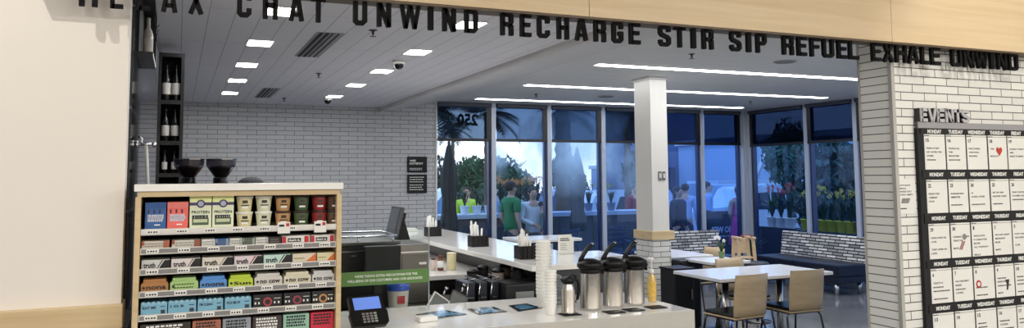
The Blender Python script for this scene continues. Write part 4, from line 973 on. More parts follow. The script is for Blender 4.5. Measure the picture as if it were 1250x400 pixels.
# side-wall sofa
def sofa(name, loc, rz, L, label, seat_d=.55, z0=.17, z1=.42, back=.78, legs=True):
    t = thing(name, label, 'sofa', loc, rz)
    n = 2
    for k in range(n): MB().box(k*L/n+.002,(k+1)*L/n-.002,0,seat_d,z0+.08,z1,.02).obj('seat_cushion', M_navy, t)
    MB().box(0,L,.01,seat_d,z0,z0+.08,.006).obj('seat_base', M_navy, t)
    for k in range(n):
        b = MB(); b.M = Matrix.Translation((0,seat_d-.03,z1-.05)) @ Matrix.Rotation(-.16, 4, 'X'); b.box(k*L/n+.003,(k+1)*L/n-.003,0,.09,0,back-z1+.055,.015); b.obj('back_cushion', M_stripe, t)
    if legs:
        for x in (.10, L-.10):
            for y in (.07, seat_d-.06): MB().lathe([(.022,0),(.036,z0)], (x,y,0), 14).obj('sofa_leg', M_brsteel, t)
    return t
# local +x runs along the sofa; the front faces local -y
sofa('banquette_sofa', (8.34,9.86,0), -PI/2, 1.69, 'navy sofa with striped back cushions under the side window')
sofa('banquette_sofa', (6.72,9.82,0), 0, 1.36, 'navy sofa with striped back against the rear window right of the column', .5, back=.79)
# black condiment cabinet
t = thing('condiment_cabinet', 'black waste and condiment cabinet standing right of the column foot', 'cabinet', (0,0,0))
MB().box(4.66,4.90,6.70,6.95,0,.70,.004).obj('cabinet_body', M_mattb, t); MB().box(4.65,4.91,6.69,6.96,.70,.716,.002).obj('cabinet_top', M_blackp, t); MB().box(4.68,4.88,6.696,6.70,.05,.66,.002).obj('cabinet_door', M_blackp, t)
MB().box(4.85,4.865,6.68,6.696,.4,.5,.002).obj('door_handle', M_steel, t)
t = thing('black_bin', 'black rounded bin top beside the column at table height', 'bin', (5.30,7.29-.02,0))
t.location = (5.16,7.27,0)
MB().box(-.10,.17,-.12,.11,.0,.74,.03).obj('bin_body', M_blackp, t); MB().box(-.08,.15,-.127,-.12,.60,.70,.004).obj('bin_flap', M_mattb, t)
# high chair
t = thing('high_chair', 'pale wooden child high chair with a red strap near the window corner', 'high chair', (7.36,8.9,0), -.25)
for sx in (-1,1):
    for sy in (-1,1):
        b = MB(); b.M = Matrix.Translation((sx*.10,sy*.09,.78)); b.prism([(-.022,0),(.022,0),(.022+sx*.05,-.78),(-.022+sx*.05,-.78)], -.012, .012, 'y'); b.obj('leg', M_veneer2, t)
for sx in (-1,1): MB().box(sx*.10-.022,sx*.10+.022,-.14,.14,.765,.80,.008).obj('arm', M_veneer2, t)
MB().box(-.11,.11,.08,.10,.56,.77,.004).obj('backrest', M_veneer2, t); MB().box(-.11,.11,-.10,.10,.50,.52,.004).obj('seat', M_veneer2, t); MB().box(-.13,.13,-.105,-.085,.28,.31,.004).obj('front_rail', M_veneer2, t)
MB().tube([(-.09,-.08,.80),(-.05,-.10,.825),(.05,-.10,.825),(.09,-.08,.80)], .008, 8).obj('red_strap', mat('strap_red', (150,60,50), .6), t)
t = thing('round_stool', 'dark round stool seat seen behind the small table', 'stool', (6.0,7.35-.0,0)); t.location = (6.12,7.2,0)
MB().lathe([(.14,.60),(.15,.615),(.15,.65),(.13,.668),(.0,.67)], n=28).obj('stool_seat', M_navy, t); MB().lathe([(.02,.02),(.02,.60)], n=12).obj('stool_post', M_dsteel, t); MB().lathe([(.15,0),(.15,.012),(.02,.025)], n=24).obj('stool_foot', M_dsteel, t)
# orchid
t = thing('potted_orchid', 'white orchid in a green pot on the small table', 'plant', (5.55,7.08,.7505))
MB().lathe([(.025,0),(.032,.05),(.034,.07),(.028,.07),(.026,.06),(.001,.06)], n=18).obj('flower_pot', mat('potgreen', (90,120,70), .4), t)
b = MB()
for k in range(9):
    a = k*.7; b.tube([(0,0,.06),(.02*math.cos(a),.02*math.sin(a),.13),(.06*math.cos(a),.06*math.sin(a),.14+.03*(k%3))], [.006,.012,.002], 5)
b.obj('leaves', mat('leaf_dark', (40,70,36), .4), t)
MB().tube([(0,0,.06),(-.01,0,.16),(-.04,0,.22),(-.08,0,.225)], .003, 6).obj('flower_stem', mat('leaf_dark', (40,70,36), .4), t)
for x, z in ((-.085,.222),(-.055,.232),(-.03,.215),(.03,.185)):
    b = MB()
    for q in range(5): a = q*2*PI/5; b.ball((x+.012*math.cos(a),-.005,z+.012*math.sin(a)), .010, 8, 5, 1, .4, 1)
    b.obj('blossom', mat('petal', (240,238,240), .6), t)

# ------------------------------------------------------------------ plants and outdoors
M_leaf = mat('leaf', (44,84,48), .6, noise=.45, nscale=6)
M_leaf2 = mat('leaf_deep', (30,62,48), .6, noise=.4, nscale=6)
def leafblob(b, c, r, n, s, rr, sz=1.0):
    for _ in range(n):
        while True:
            p = Vector((rr.uniform(-1,1), rr.uniform(-1,1), rr.uniform(-1,1)))
            if p.length < 1: break
        p = Vector((p.x*r, p.y*r, p.z*r*sz))+Vector(c)
        e = Euler((rr.uniform(0,6), rr.uniform(0,6), rr.uniform(0,6))).to_matrix()
        q = [p+e @ Vector(v)*s*rr.uniform(.6,1.3) for v in ((-.5,0,0),(0,-.28,.05),(.6,0,0),(0,.28,.05))]
        b._f([b.bm.verts.new(v) for v in q])
def tree(x, y, h, r, label, lm, seed, name='street_tree', s=.22, n=1500, sz=1.0, trunk=.09):
    rr = random.Random(seed); t = thing(name, label, 'tree', (x,y,-.06))
    b = MB(); b.tube([(0,0,0),(.05,.02,h*.3),(-.04,0,h*.6),(.02,0,h*.82)], [trunk,trunk*.8,trunk*.6,trunk*.25], 9)
    for k in range(5):
        a = k*1.3; b.tube([(0,0,h*(.42+.07*k)),(r*.4*math.cos(a),r*.4*math.sin(a),h*(.55+.07*k)),(r*.7*math.cos(a),r*.7*math.sin(a),h*(.68+.06*k))], [trunk*.5,trunk*.3,trunk*.1], 6)
    b.obj('trunk', mat('bark', (70,60,54), .9, noise=.3, nscale=12), t)
    b = MB()
    for k in range(9):
        a = rr.uniform(0,6.28); q = rr.uniform(.1,.6)*r
        leafblob(b, (q*math.cos(a), q*math.sin(a), h-r*sz+rr.uniform(-.6,.6)*r*sz), r*rr.uniform(.4,.62), n//9, s, rr, sz)
    b.obj('crown', lm, t); return t
tree(7.25, 19.5, 2.25, .75, 'bushy green tree in the leftmost window', M_leaf, 1, s=.16, n=2200)
tree(10.9, 21.2, 2.45, .75, 'green tree in the second window above the woman', M_leaf2, 2, s=.16, n=2200)
tree(13.4, 21, 2.5, .8, 'small tree seen left of the column through fogged glass', M_leaf2, 3, s=.16, n=1500)
tree(13.8, 15.0, 3.1, .85, 'slender street tree in the side window nearest the corner', mat('leaf_teal', (56,98,84), .6, noise=.4, nscale=6), 4, s=.15, n=2200, sz=1.1, trunk=.06)
tree(12.6, 12.4, 2.5, .95, 'dense dark magnolia behind the yellow flower pots', mat('leaf_magn', (38,78,78), .6, noise=.5, nscale=5), 5, s=.20, n=3200, sz=1.05)
tree(13.2, 11.0, 2.4, .7, 'dark tree at the edge of the brick pier', M_leaf2, 6, s=.18, n=1400)
def palm(x, y, h, r, label, seed, tr=.14, fr=20):
    rr = random.Random(seed); t = thing('palm_tree', label, 'palm tree', (x,y,-.06), rr.uniform(0,3))
    b = MB(); pr = []
    nseg = 26
    for k in range(nseg+1): pr.append((tr*(1.15 if k % 2 else .92)*(1.15-.25*k/nseg), (h)*k/nseg))
    b.lathe(pr, n=12); b.obj('trunk', mat('palm_bark', (92,80,72), .95, noise=.4, nscale=10), t)
    b = MB()
    for k in range(fr):
        a = 2*PI*k/fr+rr.uniform(-.15,.15); el = rr.uniform(-.35,1.05); d = Vector((math.cos(a), math.sin(a), 0)); side = Vector((-math.sin(a), math.cos(a), 0)); prev = None
        for q in range(15):
            u_ = q/14; p = d*(r*u_*math.cos(el)*(1-.15*u_))+Vector((0,0,h+r*(math.sin(el)*u_-.5*u_*u_)))
            if prev is not None and q > 2:
                ll = r*.34*math.sin(PI*min(1,u_*.92+.06))
                for sg in (-1,1):
                    tip = p+side*sg*ll+d*ll*.55-Vector((0,0,ll*.45))
                    b._f([b._v(prev), b._v(p), b._v(tip)])
            prev = p
    b.obj('fronds', mat('frond', (34,54,48), .7), t); return t
palm(4.7, 15.0, 3.05, 1.05, 'palm with its crown behind the reversed 250', 1, .08)
palm(6.6, 16.8, 3.2, 1.0, 'palm whose crown shows above the man in green', 2, .07)
palm(7.55, 14.8, 3.15, .85, 'thick-trunked palm right of the woman with the child', 3, .17)
palm(10.0, 16.2, 3.1, .9, 'palm with its crown just left of the column', 4, .08)
palm(7.35, 26, 3.4, 1.0, 'thin distant palm in the leftmost window', 5, .07, 14)
palm(9.6, 28, 3.6, 1.0, 'very distant thin palm left of the window post', 6, .07, 14)

# planting wall
b = MB(); b.mat(mat('planter_wall', (70,76,86), .8)).box(2.6, 9.0, 12.95, 13.4, -.06, .93)
for k in range(9): b.mat(mat('joint_dark', (44,52,66), .8)).box(2.9+.72*k, 2.915+.72*k, 12.944, 12.95, -.06, .93)
b.mat(mat('coping', (170,186,210), .6)).box(2.55, 9.05, 12.88, 13.45, .93, 1.0)
b.obj('planter_wall', None, label='low grey planter wall with pale coping outside the windows', cat='low wall')
# potted plants
def spiky(loc, h, potc, flc, label, grp, seed, pr=.085, ph=.15, n=26, fl=5, lm=M_leaf2):
    rr = random.Random(seed); h *= rr.uniform(.86,1.08); t = thing('potted_plant', label, 'potted plant', loc, 0, grp)
    MB().lathe([(pr*.72,0),(pr*.74,.005),(pr,ph*.94),(pr*1.06,ph*.95),(pr*1.06,ph),(pr*.9,ph),(pr*.88,ph*.9),(.001,ph*.88)], n=18).obj('flower_pot', mat('pot%d%d%d' % potc, potc, .5), t)
    b = MB()
    for k in range(n):
        a = rr.uniform(0,6.28); L = h*rr.uniform(.55,1); lean = rr.uniform(.1,.55); w = .016
        d = Vector((math.cos(a), math.sin(a), 0)); s_ = Vector((-math.sin(a), math.cos(a), 0))
        p0 = Vector((0,0,ph*.85)); p1 = p0+d*L*lean*.35+Vector((0,0,L*.55)); p2 = p0+d*L*lean+Vector((0,0,L*(.95-lean*.5)))
        v = [b._v(p0-s_*w*.5), b._v(p0+s_*w*.5), b._v(p1+s_*w), b._v(p1-s_*w), b._v(p2)]
        b._f([v[0],v[1],v[2],v[3]]); b._f([v[3],v[2],v[4]])
    b.obj('foliage', lm, t)
    if flc:
        b = MB()
        for k in range(fl):
            x = rr.uniform(-.09,.09); y = rr.uniform(-.06,.06); zt = ph+h*rr.uniform(.78,1.05)
            b.mat(mat('fl%d%d%d' % flc, flc, .6))
            leafblob(b, (x,y,zt), .034, 16, .034, rr, 1.3)
            b.mat(lm).tube([(x*.3,y*.3,ph),(x,y,zt-.05)], .004, 5)
        b.obj('flowers', None, t)
    return t
k = 0
for x, lab in [(4.72,'white pot beside the hi-vis vest'),(4.95,'second white pot on the planter wall'),(5.18,'white pot next to the first window post')]:
    spiky((x,13.12,1.0), .42, (222,228,236), None, '%s with dark leaves, outside the leftmost window' % lab, 'plants along the planter wall', 20+k); k += 1
plabs = ['orange-flowered plant behind the man in green','orange-flowered plant at the man\'s face','orange-flowered plant between the man and the woman','orange-flowered plant beside the woman\'s head','orange-flowered plant behind the child','orange-flowered plant by the window post']
for i, x in enumerate([5.45,5.62,5.8,5.98,6.16,6.34]):
    spiky((x,13.18,1.0), .50, (150,160,180), (226,160,90), plabs[i], 'plants along the planter wall', 30+i, n=40, fl=9)
for i, x in enumerate([7.0,7.25,7.5,7.75]):
    spiky((x,13.18,1.0), .40, (120,130,150), (190,170,70), ['yellow-flowered plant right of the blurred parasol','yellow-flowered plant in the fogged third window','yellow-flowered plant at the left of the fourth window','yellow-flowered plant left of the parked van'][i], 'plants along the planter wall', 40+i, n=34, fl=4)
# side window flower stand
t = thing('flower_stand', 'dark navy plant stand outside the side windows', 'plant stand', (0,0,0))
MB().box(9.95,10.45,8.4,11.6,.64,.70,.004).obj('stand_top', mat('stand_navy', (24,30,52), .6), t)
for y in (8.45,9.5,10.5,11.55): MB().box(9.97,10.43,y-.03,y+.03,-.06,.64).obj('stand_leg', mat('stand_navy', (24,30,52), .6), t)
MB().box(9.93,9.96,10.65,11.6,-.06,.72).obj('stand_front', mat('stand_navy', (24,30,52), .6), t)
ylab = ['white-potted red-flowered plant at the left end of the plant stand','second white-potted plant from the left end of the plant stand','third white-potted plant, just left of the window post']
for i, y in enumerate([11.45,11.22,10.99]):
    spiky((10.15,y,.70), .55, (226,230,230), (200,90,84), ylab[i], 'potted plants on the side stand', 50+i, n=60, fl=6, pr=.10, ph=.19)
ylab = ['yellow-potted plant just right of the side window post','yellow-potted plant second from the window post','yellow-potted plant third from the window post','yellow-potted plant fourth from the window post','yellow-potted plant fifth from the window post','yellow-potted plant next to the second post']
for i, y in enumerate([10.60,10.40,10.2,10.0,9.8,9.62]):
    spiky((10.15,y,.70), .52, (200,196,60), (206,190,90), ylab[i], 'potted plants on the side stand', 60+i, n=44, fl=5, pr=.10, ph=.19)
for i, y in enumerate([9.42,9.24,9.06]):
    spiky((10.15,y,.70), .52, (150,60,80), (190,70,100), ['maroon-potted plant right of the second post','maroon-potted plant in the narrow window strip','maroon-potted plant against the brick pier'][i], 'potted plants on the side stand', 70+i, n=44, fl=6, pr=.10, ph=.19)
spiky((8.72,10.32,0), .62, (30,34,50), None, 'dark indoor fern-like plant in the window corner', 'indoor plant', 80, n=70, pr=.12, ph=.30, lm=mat('leaf_in', (40,70,52), .5))
# parasols
def parasol(x, y, h, label):
    t = thing('closed_parasol', label, 'parasol', (x,y,-.06), 0, 'closed parasols')
    MB().lathe([(.022,0),(.022,h-.02),(.03,h-.02),(.018,h+.03),(.0,h+.035)], n=12).obj('parasol_pole', M_dsteel, t)
    b = MB(); pr = [(.155,.78),(.17,.95),(.13,1.15),(.125,1.35),(.15,1.5),(.15,1.75),(.11,2.0),(.06,2.17),(.03,2.22)]
    n = 16; rings = []
    for r, z in pr:
        rings.append([b._v((r*.74*(1+.22*(k % 2)*(1 if z < 2 else 0))*math.cos(2*PI*k/n), r*.74*(1+.22*(k % 2))*math.sin(2*PI*k/n), z*h/2.25)) for k in range(n)])
    for i in range(len(rings)-1):
        for k in range(n): b._f([rings[i][k],rings[i][(k+1)%n],rings[i+1][(k+1)%n],rings[i+1][k]])
    b._f(rings[0][::-1]); b._f(rings[-1]); b.obj('folded_canopy', mat('canopy_navy', (20,28,32), .8), t)
    MB().lathe([(.24,0),(.24,.05),(.05,.07)], n=20).obj('parasol_base', M_mattb, t)
parasol(4.05, 12.0, 2.28, 'closed dark parasol outside the leftmost window'); parasol(6.5, 12.2, 2.20, 'closed dark parasol blurred behind fogged glass in the third window')
# patio chairs
for x, y, rz, lab in [(6.25,11.7,.3,'dark blue patio chair outside below the woman'),(6.98,11.7,-.2,'dark blue patio chair outside, behind the notice card'),(7.35,12.0,.2,'dark blue patio chair outside, left of the column'),(4.75,12.0,.0,'dark patio chair outside the leftmost window')]:
    t = thing('patio_chair', lab, 'chair', (x,y,-.06), rz, 'patio chairs outside'); mm = mat('patio_blue', (36,54,84), .5)
    MB().box(-.2,.2,-.2,.2,.40,.425,.005).obj('seat', mm, t)
    for sx in (-.19,.19):
        for sy in (-.19,.19): MB().tube([(sx,sy,0),(sx,sy,.84 if sy > 0 else .60)], .011, 6).obj('leg', mm, t)
    for k in range(4): MB().box(-.19,.19,.18,.195,.50+.09*k,.55+.09*k,.003).obj('back_slat', mm, t)
    for sx in (-.19,.19): MB().box(sx-.015,sx+.015,-.19,.19,.60,.615).obj('arm', mm, t)
# NOW OPEN sandwich sign
t = thing('sidewalk_sign', 'dark blue NOW OPEN sign standing outside by the woman in pink', 'sign', (9.9,12.55,-.06))
MB().box(-.36,.42,0,.05,.05,1.02,.006).obj('sign_panel', mat('sign_navy', (22,26,50), .5), t)
for x in (-.34,.40): MB().box(x-.02,x+.02,-.03,.3,0,1.04).obj('sign_frame', M_black, t)
b = MB(); b.mat(mat('sign_white', (214,222,240), .6)); b.text('NOW OPEN', .70, .125, FR(-.34,-.0005,.60), .03, .003, True)
x = -.30
while x < .3: w = R.uniform(.03,.06); b.box(x,x+w,-.003,-.0005,.52,.545); x += w+.02
b.obj('sign_lettering', None, t)

# ------------------------------------------------------------------ vehicles and buildings
def car(x, y, rz, L, H, prof, body, label, rack=False, cat='car'):
    t = thing('pickup_truck' if cat == 'truck' else 'parked_car', label, cat, (x,y,-.06), rz)
    W = 1.5*L/4.2/2
    b = MB(); b.prism([(u*L, v*H) for u, v in prof], -W, W, 'y'); b.obj('body', mat('car%d%d%d' % body, body, .25, coat=.4), t)
    gl = mat('car_glass', (34,44,60), .08)
    for y0 in (-W-.004, W-.0): MB().prism([(.36*L,.58*H),(.42*L,.88*H),(.56*L,.9*H),(.56*L,.58*H)], y0, y0+.005, 'y').obj('side_window', gl, t)
    for y0 in (-W-.004, W-.0): MB().prism([(.58*L,.58*H),(.58*L,.9*H),(.70*L,.88*H),(.74*L,.58*H)], y0, y0+.005, 'y').obj('side_window', gl, t)
    for u in (.19,.81):
        for sy in (-W+.03, W-.13): w_ = MB().lathe([(.001,0),(H*.2,0),(H*.22,.02),(H*.22,.09),(H*.2,.11),(.001,.11)], (u*L,sy,H*.22), 20, 'y').obj('wheel', M_mattb, t); MB().lathe([(.001,-.008),(H*.12,-.008),(H*.12,0)], (u*L,sy,H*.22), 14, 'y').obj('hubcap', M_steel, w_)
    MB().box(-.02,.0,-W*.8,-W*.5,.42*H,.5*H).obj('head_lamp', M_chrome, t); MB().box(-.02,.0,W*.5,W*.8,.42*H,.5*H).obj('head_lamp', M_chrome, t)
    if rack:
        b = MB()
        for u in (.3,.55,.85): b.box(u*L-.02,u*L+.02,-W,W,H*1.02,H*1.06); b.box(u*L-.02,u*L+.02,-W,-W+.03,H*.5,H*1.04); b.box(u*L-.02,u*L+.02,W-.03,W,H*.5,H*1.04)
        for yy in (-W,-W*.3,W*.3,W-.03): b.box(.1*L,.98*L,yy,yy+.03,H*1.06,H*1.11)
        b.obj('ladder_rack', mat('rack_white', (206,220,236), .4), t)
SED = [(0,.18),(0,.5),(.06,.58),(.28,.64),(.38,.93),(.45,1),(.68,1),(.80,.7),(.97,.62),(1,.5),(1,.18)]
PICK = [(0,.18),(0,.55),(.04,.62),(.30,.66),(.38,.95),(.43,1),(.60,1),(.63,.62),(1,.60),(1,.2)]
VAN = [(0,.15),(0,.5),(.08,.58),(.16,.9),(.22,1),(.97,1),(1,.9),(1,.15)]
car(12.4, 17.0, .0, 3.6, 1.42, PICK, (206,222,240), 'white pickup truck with a ladder rack outside the window corner', True, 'truck')
car(9.25, 17.9, .1, 3.0, 1.35, VAN, (196,212,236), 'white van seen left of the column')
car(5.6, 22.0, 0, 3.9, 1.4, SED, (120,160,210), 'pale blue car behind the planting in the leftmost window')
car(15.6, 9.3, PI/2, 3.4, 1.25, SED, (150,176,206), 'silver blue car seen low in the first side window')
car(11.2, 25.6, 0, 3.4, 1.3, SED, (90,110,150), 'dark blue car far behind in the second window')
def building(name, x0, x1, y0, y1, h, wall, label, wins=(), band=None, chev=False):
    t = thing(name, label, 'building', (0,0,0)); MB().box(x0,x1,y0,y1,-.06,h).obj('building_wall', mat('bw%d%d%d' % wall, wall, .8), t)
    MB().box(x0-.1,x1+.1,y0-.1,y1+.1,h,h+.18).obj('roof_edge', mat('roof_pale', (190,200,214), .7), t)
    for (a, c_, z0, z1, side) in wins:
        if side == 'y': MB().box(a,c_,y0-.05,y0,z0,z1).obj('building_window', mat('bwin', (40,56,84), .1), t)
        else: MB().box(x0-.05,x0,a,c_,z0,z1).obj('building_window', mat('bwin', (40,56,84), .1), t)
    if chev:
        for k in range(7):
            yc = 12.0+k*1.3
            for q in range(2):
                b = MB(); s_ = 1 if q else -1; b.prism([(yc,1.6),(yc+.16,1.6),(yc+s_*.9+.16,2.9),(yc+s_*.9,2.9)], x0-.04, x0, 'x'); b.obj('chevron_stripe', mat('chev', (206,216,228), .7), t)
building('shop_building', 20, 26, 31, 36, 2.05, (120,146,186), 'low blue-grey shop building behind the pickup truck', [(21,22.4,.5,1.5,'y'),(23,24.6,.5,1.5,'y')])
building('tall_building', 17.2, 19.6, 26, 30, 6, (88,104,136), 'tall grey-blue building in the window right of the column', [(17.5,18.2,1,2,'y'),(18.5,19.3,1,2,'y')])
building('pale_building', 17, 22, 6, 24, 2.75, (150,176,208), 'pale blue building with chevron stripes seen through the side windows', [(7,9,.4,1.3,'x'),(10,12,.4,1.3,'x'),(14,17,.4,1.3,'x')], chev=True)
building('far_building', 3, 9.5, 36, 40, 2.0, (130,132,144), 'distant low building beyond the car park in the left windows', [(4,5.5,.6,1.4,'y'),(6.5,8,.6,1.4,'y')])
# treeline
for i, (x, y, h, r) in enumerate([(5.6,24,2.1,.9),(7.2,30,2.4,1.3),(9.8,30,2.6,1.5),(12.2,29,2.5,1.2),(14.6,34,2.7,1.3),(16.0,24.8,2.3,.8)]):
    tree(x, y, h, r, ['low tree at the far left behind the parasol','round distant tree behind the palms','broad distant tree behind the second window','distant tree behind the parked van','distant tree hidden partly by the column','distant tree right of the column'][i], M_leaf if i % 2 else M_leaf2, 90+i, s=.25, n=900, sz=.8)

# ------------------------------------------------------------------ people
SK = {}
def skin(name, m, V, E, parent=None, sub=2, root=0, H=1.0):
    me = bpy.data.meshes.new(name); me.from_pydata([tuple(c*H for c in v[:3]) for v in V], E, [])
    o = bpy.data.objects.new(name, me); COL.objects.link(o)
    bm_ = o.modifiers.new('s', 'SKIN'); bm_.use_smooth_shade = True
    if not me.skin_vertices: 
        me.update()
    sv = me.skin_vertices
    lay = sv[0].data if len(sv) else None
    for i, v in enumerate(V):
        rx, ry = v[3], (v[4] if len(v) > 4 else v[3]); lay[i].radius = (rx*H, ry*H); lay[i].use_root = (i == root)
    s_ = o.modifiers.new('d', 'SUBSURF'); s_.levels = sub; s_.render_levels = sub
    dg = bpy.context.evaluated_depsgraph_get(); dg.update()
    nm = bpy.data.meshes.new_from_object(o.evaluated_get(dg))
    o.modifiers.clear(); o.data = nm; nm.name = name
    nm.materials.clear(); nm.materials.append(m)
    for p in nm.polygons: p.use_smooth = True
    if parent: o.parent = parent
    return o
M_skin = mat('skin', (206,160,132), .5); M_hair = mat('hair_brown', (50,36,30), .7); M_shoe = mat('shoe', (34,32,34), .5)
def person(label, loc, rz, H, top, bottom, hair='short', armL=None, armR=None, sleeves='short', skirt=False, hairc=M_hair, cap=None, skinm=M_skin, slim=1.0, extra=None, head_turn=0):
    """faces local -Y"""
    sh = .105*slim
    aL = armL or [(.135,.01,.63),(.145,-.03,.485)]; aR = armR or [(-.135,.01,.63),(-.145,-.03,.485)]
    V = [(0,0,.525,.082*slim,.062),(0,0,.61,.068*slim,.052),(0,-.005,.72,.085*slim,.062),(0,.0,.80,.07*slim,.048),(0,.0,.85,.030,.030),(0,-.012,.888,.040,.045),(0,-.008,.930,.047,.056),(0,.0,.970,.036,.044)]
    E_ = [(0,1),(1,2),(2,3),(3,4),(4,5),(5,6),(6,7)]
    def add(v, par): V.append(v); E_.append((par, len(V)-1)); return len(V)-1
    idx = {}
    for sd, sg, arm in (('L',1,aL),('R',-1,aR)):
        a = add((sg*sh,0,.795,.036,.034), 3); e = add((*arm[0],.026), a); w = add((*arm[1],.0165), e)
        d = (Vector(arm[1])-Vector(arm[0])).normalized(); pv = Vector(arm[1])+d*.035; p = add((*pv,.017,.011), w)
        side = d.cross(Vector((0,1,0)));
        if side.length < .3: side = d.cross(Vector((0,0,1)))
        side.normalize()
        for q, (o_, ln) in enumerate(((-.012,.034),(-.004,.040),(.004,.038),(.012,.030))):
            f0 = pv+side*o_+d*.012; f1 = f0+d*ln*.5+Vector((0,-.004,0)); f2 = f0+d*ln*.9+Vector((0,-.012,0))
            i1 = add((*f0,.0055), p); i2 = add((*f1,.0048), i1); add((*f2,.004), i2)
        th = pv-d*.02+side*.016; i1 = add((*th,.006), p); add((*(th+side*.014+d*.02+Vector((0,-.006,0))),.0045), i1)
        hp = add((sg*.05,0,.49,.052*slim,.056), 0); kn = add((sg*.055,-.008,.275,.036), hp); an = add((sg*.055,.008,.045,.021), kn); add((sg*.062,-.075,.018,.022,.014), an)
    body = skin('person', skinm, V, E_, H=H); body.location = loc; body.rotation_euler = (0,0,rz)
    tagit(body, label, 'person')
    # face
    fc = body
    b = MB(); b.M = Matrix.Scale(H, 4); b.prism([(-.008,.910),(.008,.910),(.003,.938),(-.003,.938)], -.075, -.055, 'y'); b.obj('nose', skinm, fc)
    for sx in (-1,1):
        b = MB(); b.M = Matrix.Scale(H, 4); b.ball((sx*.018,-.057,.936), .0065, 8, 6, 1, .6, .7); b.obj('eye', M_text, fc)
        b = MB(); b.M = Matrix.Scale(H, 4); b.ball((sx*.049,.0,.925), .013, 8, 6, .4, .7, 1.1); b.obj('ear', skinm, fc)
    b = MB(); b.M = Matrix.Scale(H, 4); b.ball((0,-.054,.895), .014, 10, 6, 1, .5, .28); b.obj('mouth', mat('lips', (150,80,76), .5), fc)
    # clothes: slightly larger skin over the same joints
    g = .010
    TV = [(0,0,.45,.100*slim+g,.082),(0,0,.61,.074*slim+g,.060+g*.5),(0,-.005,.72,.090*slim+g,.070),(0,0,.80,.074*slim+g,.055),(0,0,.838,.040,.038)]; TE = [(0,1),(1,2),(2,3),(3,4)]
    for sg, arm in ((1,aL),(-1,aR)):
        TV.append((sg*(sh+.004),0,.797,.044,.042)); a = len(TV)-1; TE.append((3,a))
        e = Vector(arm[0]); s0 = Vector((sg*sh,0,.795))
        if sleeves == 'short': m_ = s0.lerp(e, .75); TV.append((*m_,.040)); TE.append((a,len(TV)-1))
        elif sleeves == 'long':
            TV.append((*e,.034)); TE.append((a,len(TV)-1)); w = Vector(arm[1]); TV.append((*e.lerp(w,.93),.026)); TE.append((len(TV)-2,len(TV)-1))
    skin('shirt' if not skirt else 'dress_top', top, TV, TE, body, H=H)
    if skirt:
        b = MB(); b.M = Matrix.Scale(H, 4); n = 24; rings = []
        for r, z in ((.088,.60),(.105,.52),(.125,.42),(.145,.32),(.158,.25)):
            rings.append([b._v((r*slim*(1+.06*math.cos(6*2*PI*k/n)*(.62-z)*3)*math.cos(2*PI*k/n), r*.85*math.sin(2*PI*k/n), z)) for k in range(n)])
        for i in range(4):
            for k in range(n): b._f([rings[i][k],rings[i][(k+1)%n],rings[i+1][(k+1)%n],rings[i+1][k]], True)
        b._f(rings[0][::-1]); b._f(rings[-1]); b.obj('skirt', top, body)
    else:
        BV = [(0,0,.56,.088*slim+g,.074),(0,0,.50,.095,.080)]; BE = [(0,1)]
        for sg in (1,-1):
            BV.append((sg*.05,0,.47,.056*slim+g*.6,.064)); h_ = len(BV)-1; BE.append((1,h_)); BV.append((sg*.055,-.008,.275,.045)); BE.append((h_,h_+1)); BV.append((sg*.055,.008,.05,.034)); BE.append((h_+1,h_+2))
        skin('trousers', bottom, BV, BE, body, H=H)
    for sg in (1,-1):
        b = MB(); b.M = Matrix.Scale(H, 4); b.ball((sg*.060,-.03,.020), .045, 12, 8, .65, 1.3, .48); b.obj('shoe', M_shoe, body)
    # hair
    b = MB(); b.M = Matrix.Scale(H, 4)
    if hair != 'none':
        b.ball((0,.014,.948), .058, 18, 12, .96, 1.02, .88)
        if hair == 'long': b.ball((0,.030,.90), .05, 14, 10, 1.05, .6, 1.6); b.ball((.0,.034,.85), .04, 12, 8, 1.1, .5, 1.3)
        if hair == 'bun': b.ball((0,.07,.96), .028)
        b.obj('hair', hairc, body)
    if cap:
        b = MB(); b.M = Matrix.Scale(H, 4); b.ball((0,.006,.965), .058, 18, 10, 1, 1.05, .7); b.prism([(-.035,-.03),(.035,-.03),(.028,-.105),(-.028,-.105)], .955, .963, 'z'); b.obj('cap', cap, body)
    return body
G_ = -.06
person('man in a green polo shirt and dark cap outside the second window', (5.22,12.2,G_), 1.75, 1.64, mat('polo_green', (44,128,74), .8), mat('trouser_dark', (46,52,62), .8), 'short', cap=mat('cap_dark', (46,40,44), .8), armL=[(.15,.02,.62),(.12,-.06,.50)], slim=1.12)
person('woman in a white cardigan holding a small child outside the second window', (5.64,12.22,G_), -.1, 1.55, mat('cardigan', (232,234,236), .8), mat('legging', (70,74,84), .8), 'long', armL=[(.14,.0,.64),(.06,-.11,.60)], armR=[(-.14,.0,.64),(-.02,-.12,.58)], sleeves='long')
# child in her arms
CH = [(0,0,.36,.12,.09),(0,0,.52,.11,.09),(0,0,.64,.09,.07),(0,0,.70,.04),(0,-.01,.78,.085,.09),(0,0,.90,.07,.075)]; CE = [(0,1),(1,2),(2,3),(3,4),(4,5)]
for sg in (1,-1):
    n0 = len(CH); CH += [(sg*.11,0,.62,.045),(sg*.15,-.06,.50,.034),(sg*.10,-.13,.46,.024),(sg*.09,-.15,.45,.018)]; CE += [(2,n0),(n0,n0+1),(n0+1,n0+2),(n0+2,n0+3)]
    for q in range(4): CH.append((sg*.09+(q-1.5)*.012,-.175,.45,.006)); CE.append((n0+3,len(CH)-1))
    n0 = len(CH); CH += [(sg*.07,0,.30,.06),(sg*.11,-.05,.16,.045),(sg*.10,0,.03,.03),(sg*.10,-.06,.0,.026)]; CE += [(0,n0),(n0,n0+1),(n0+1,n0+2),(n0+2,n0+3)]
ch = skin('person', M_skin, CH, CE, H=.62); ch.location = (5.71,12.0,.66); ch.rotation_euler = (0,0,1.2); tagit(ch, 'small child in grey-green clothes held in the woman\'s arms', 'person')
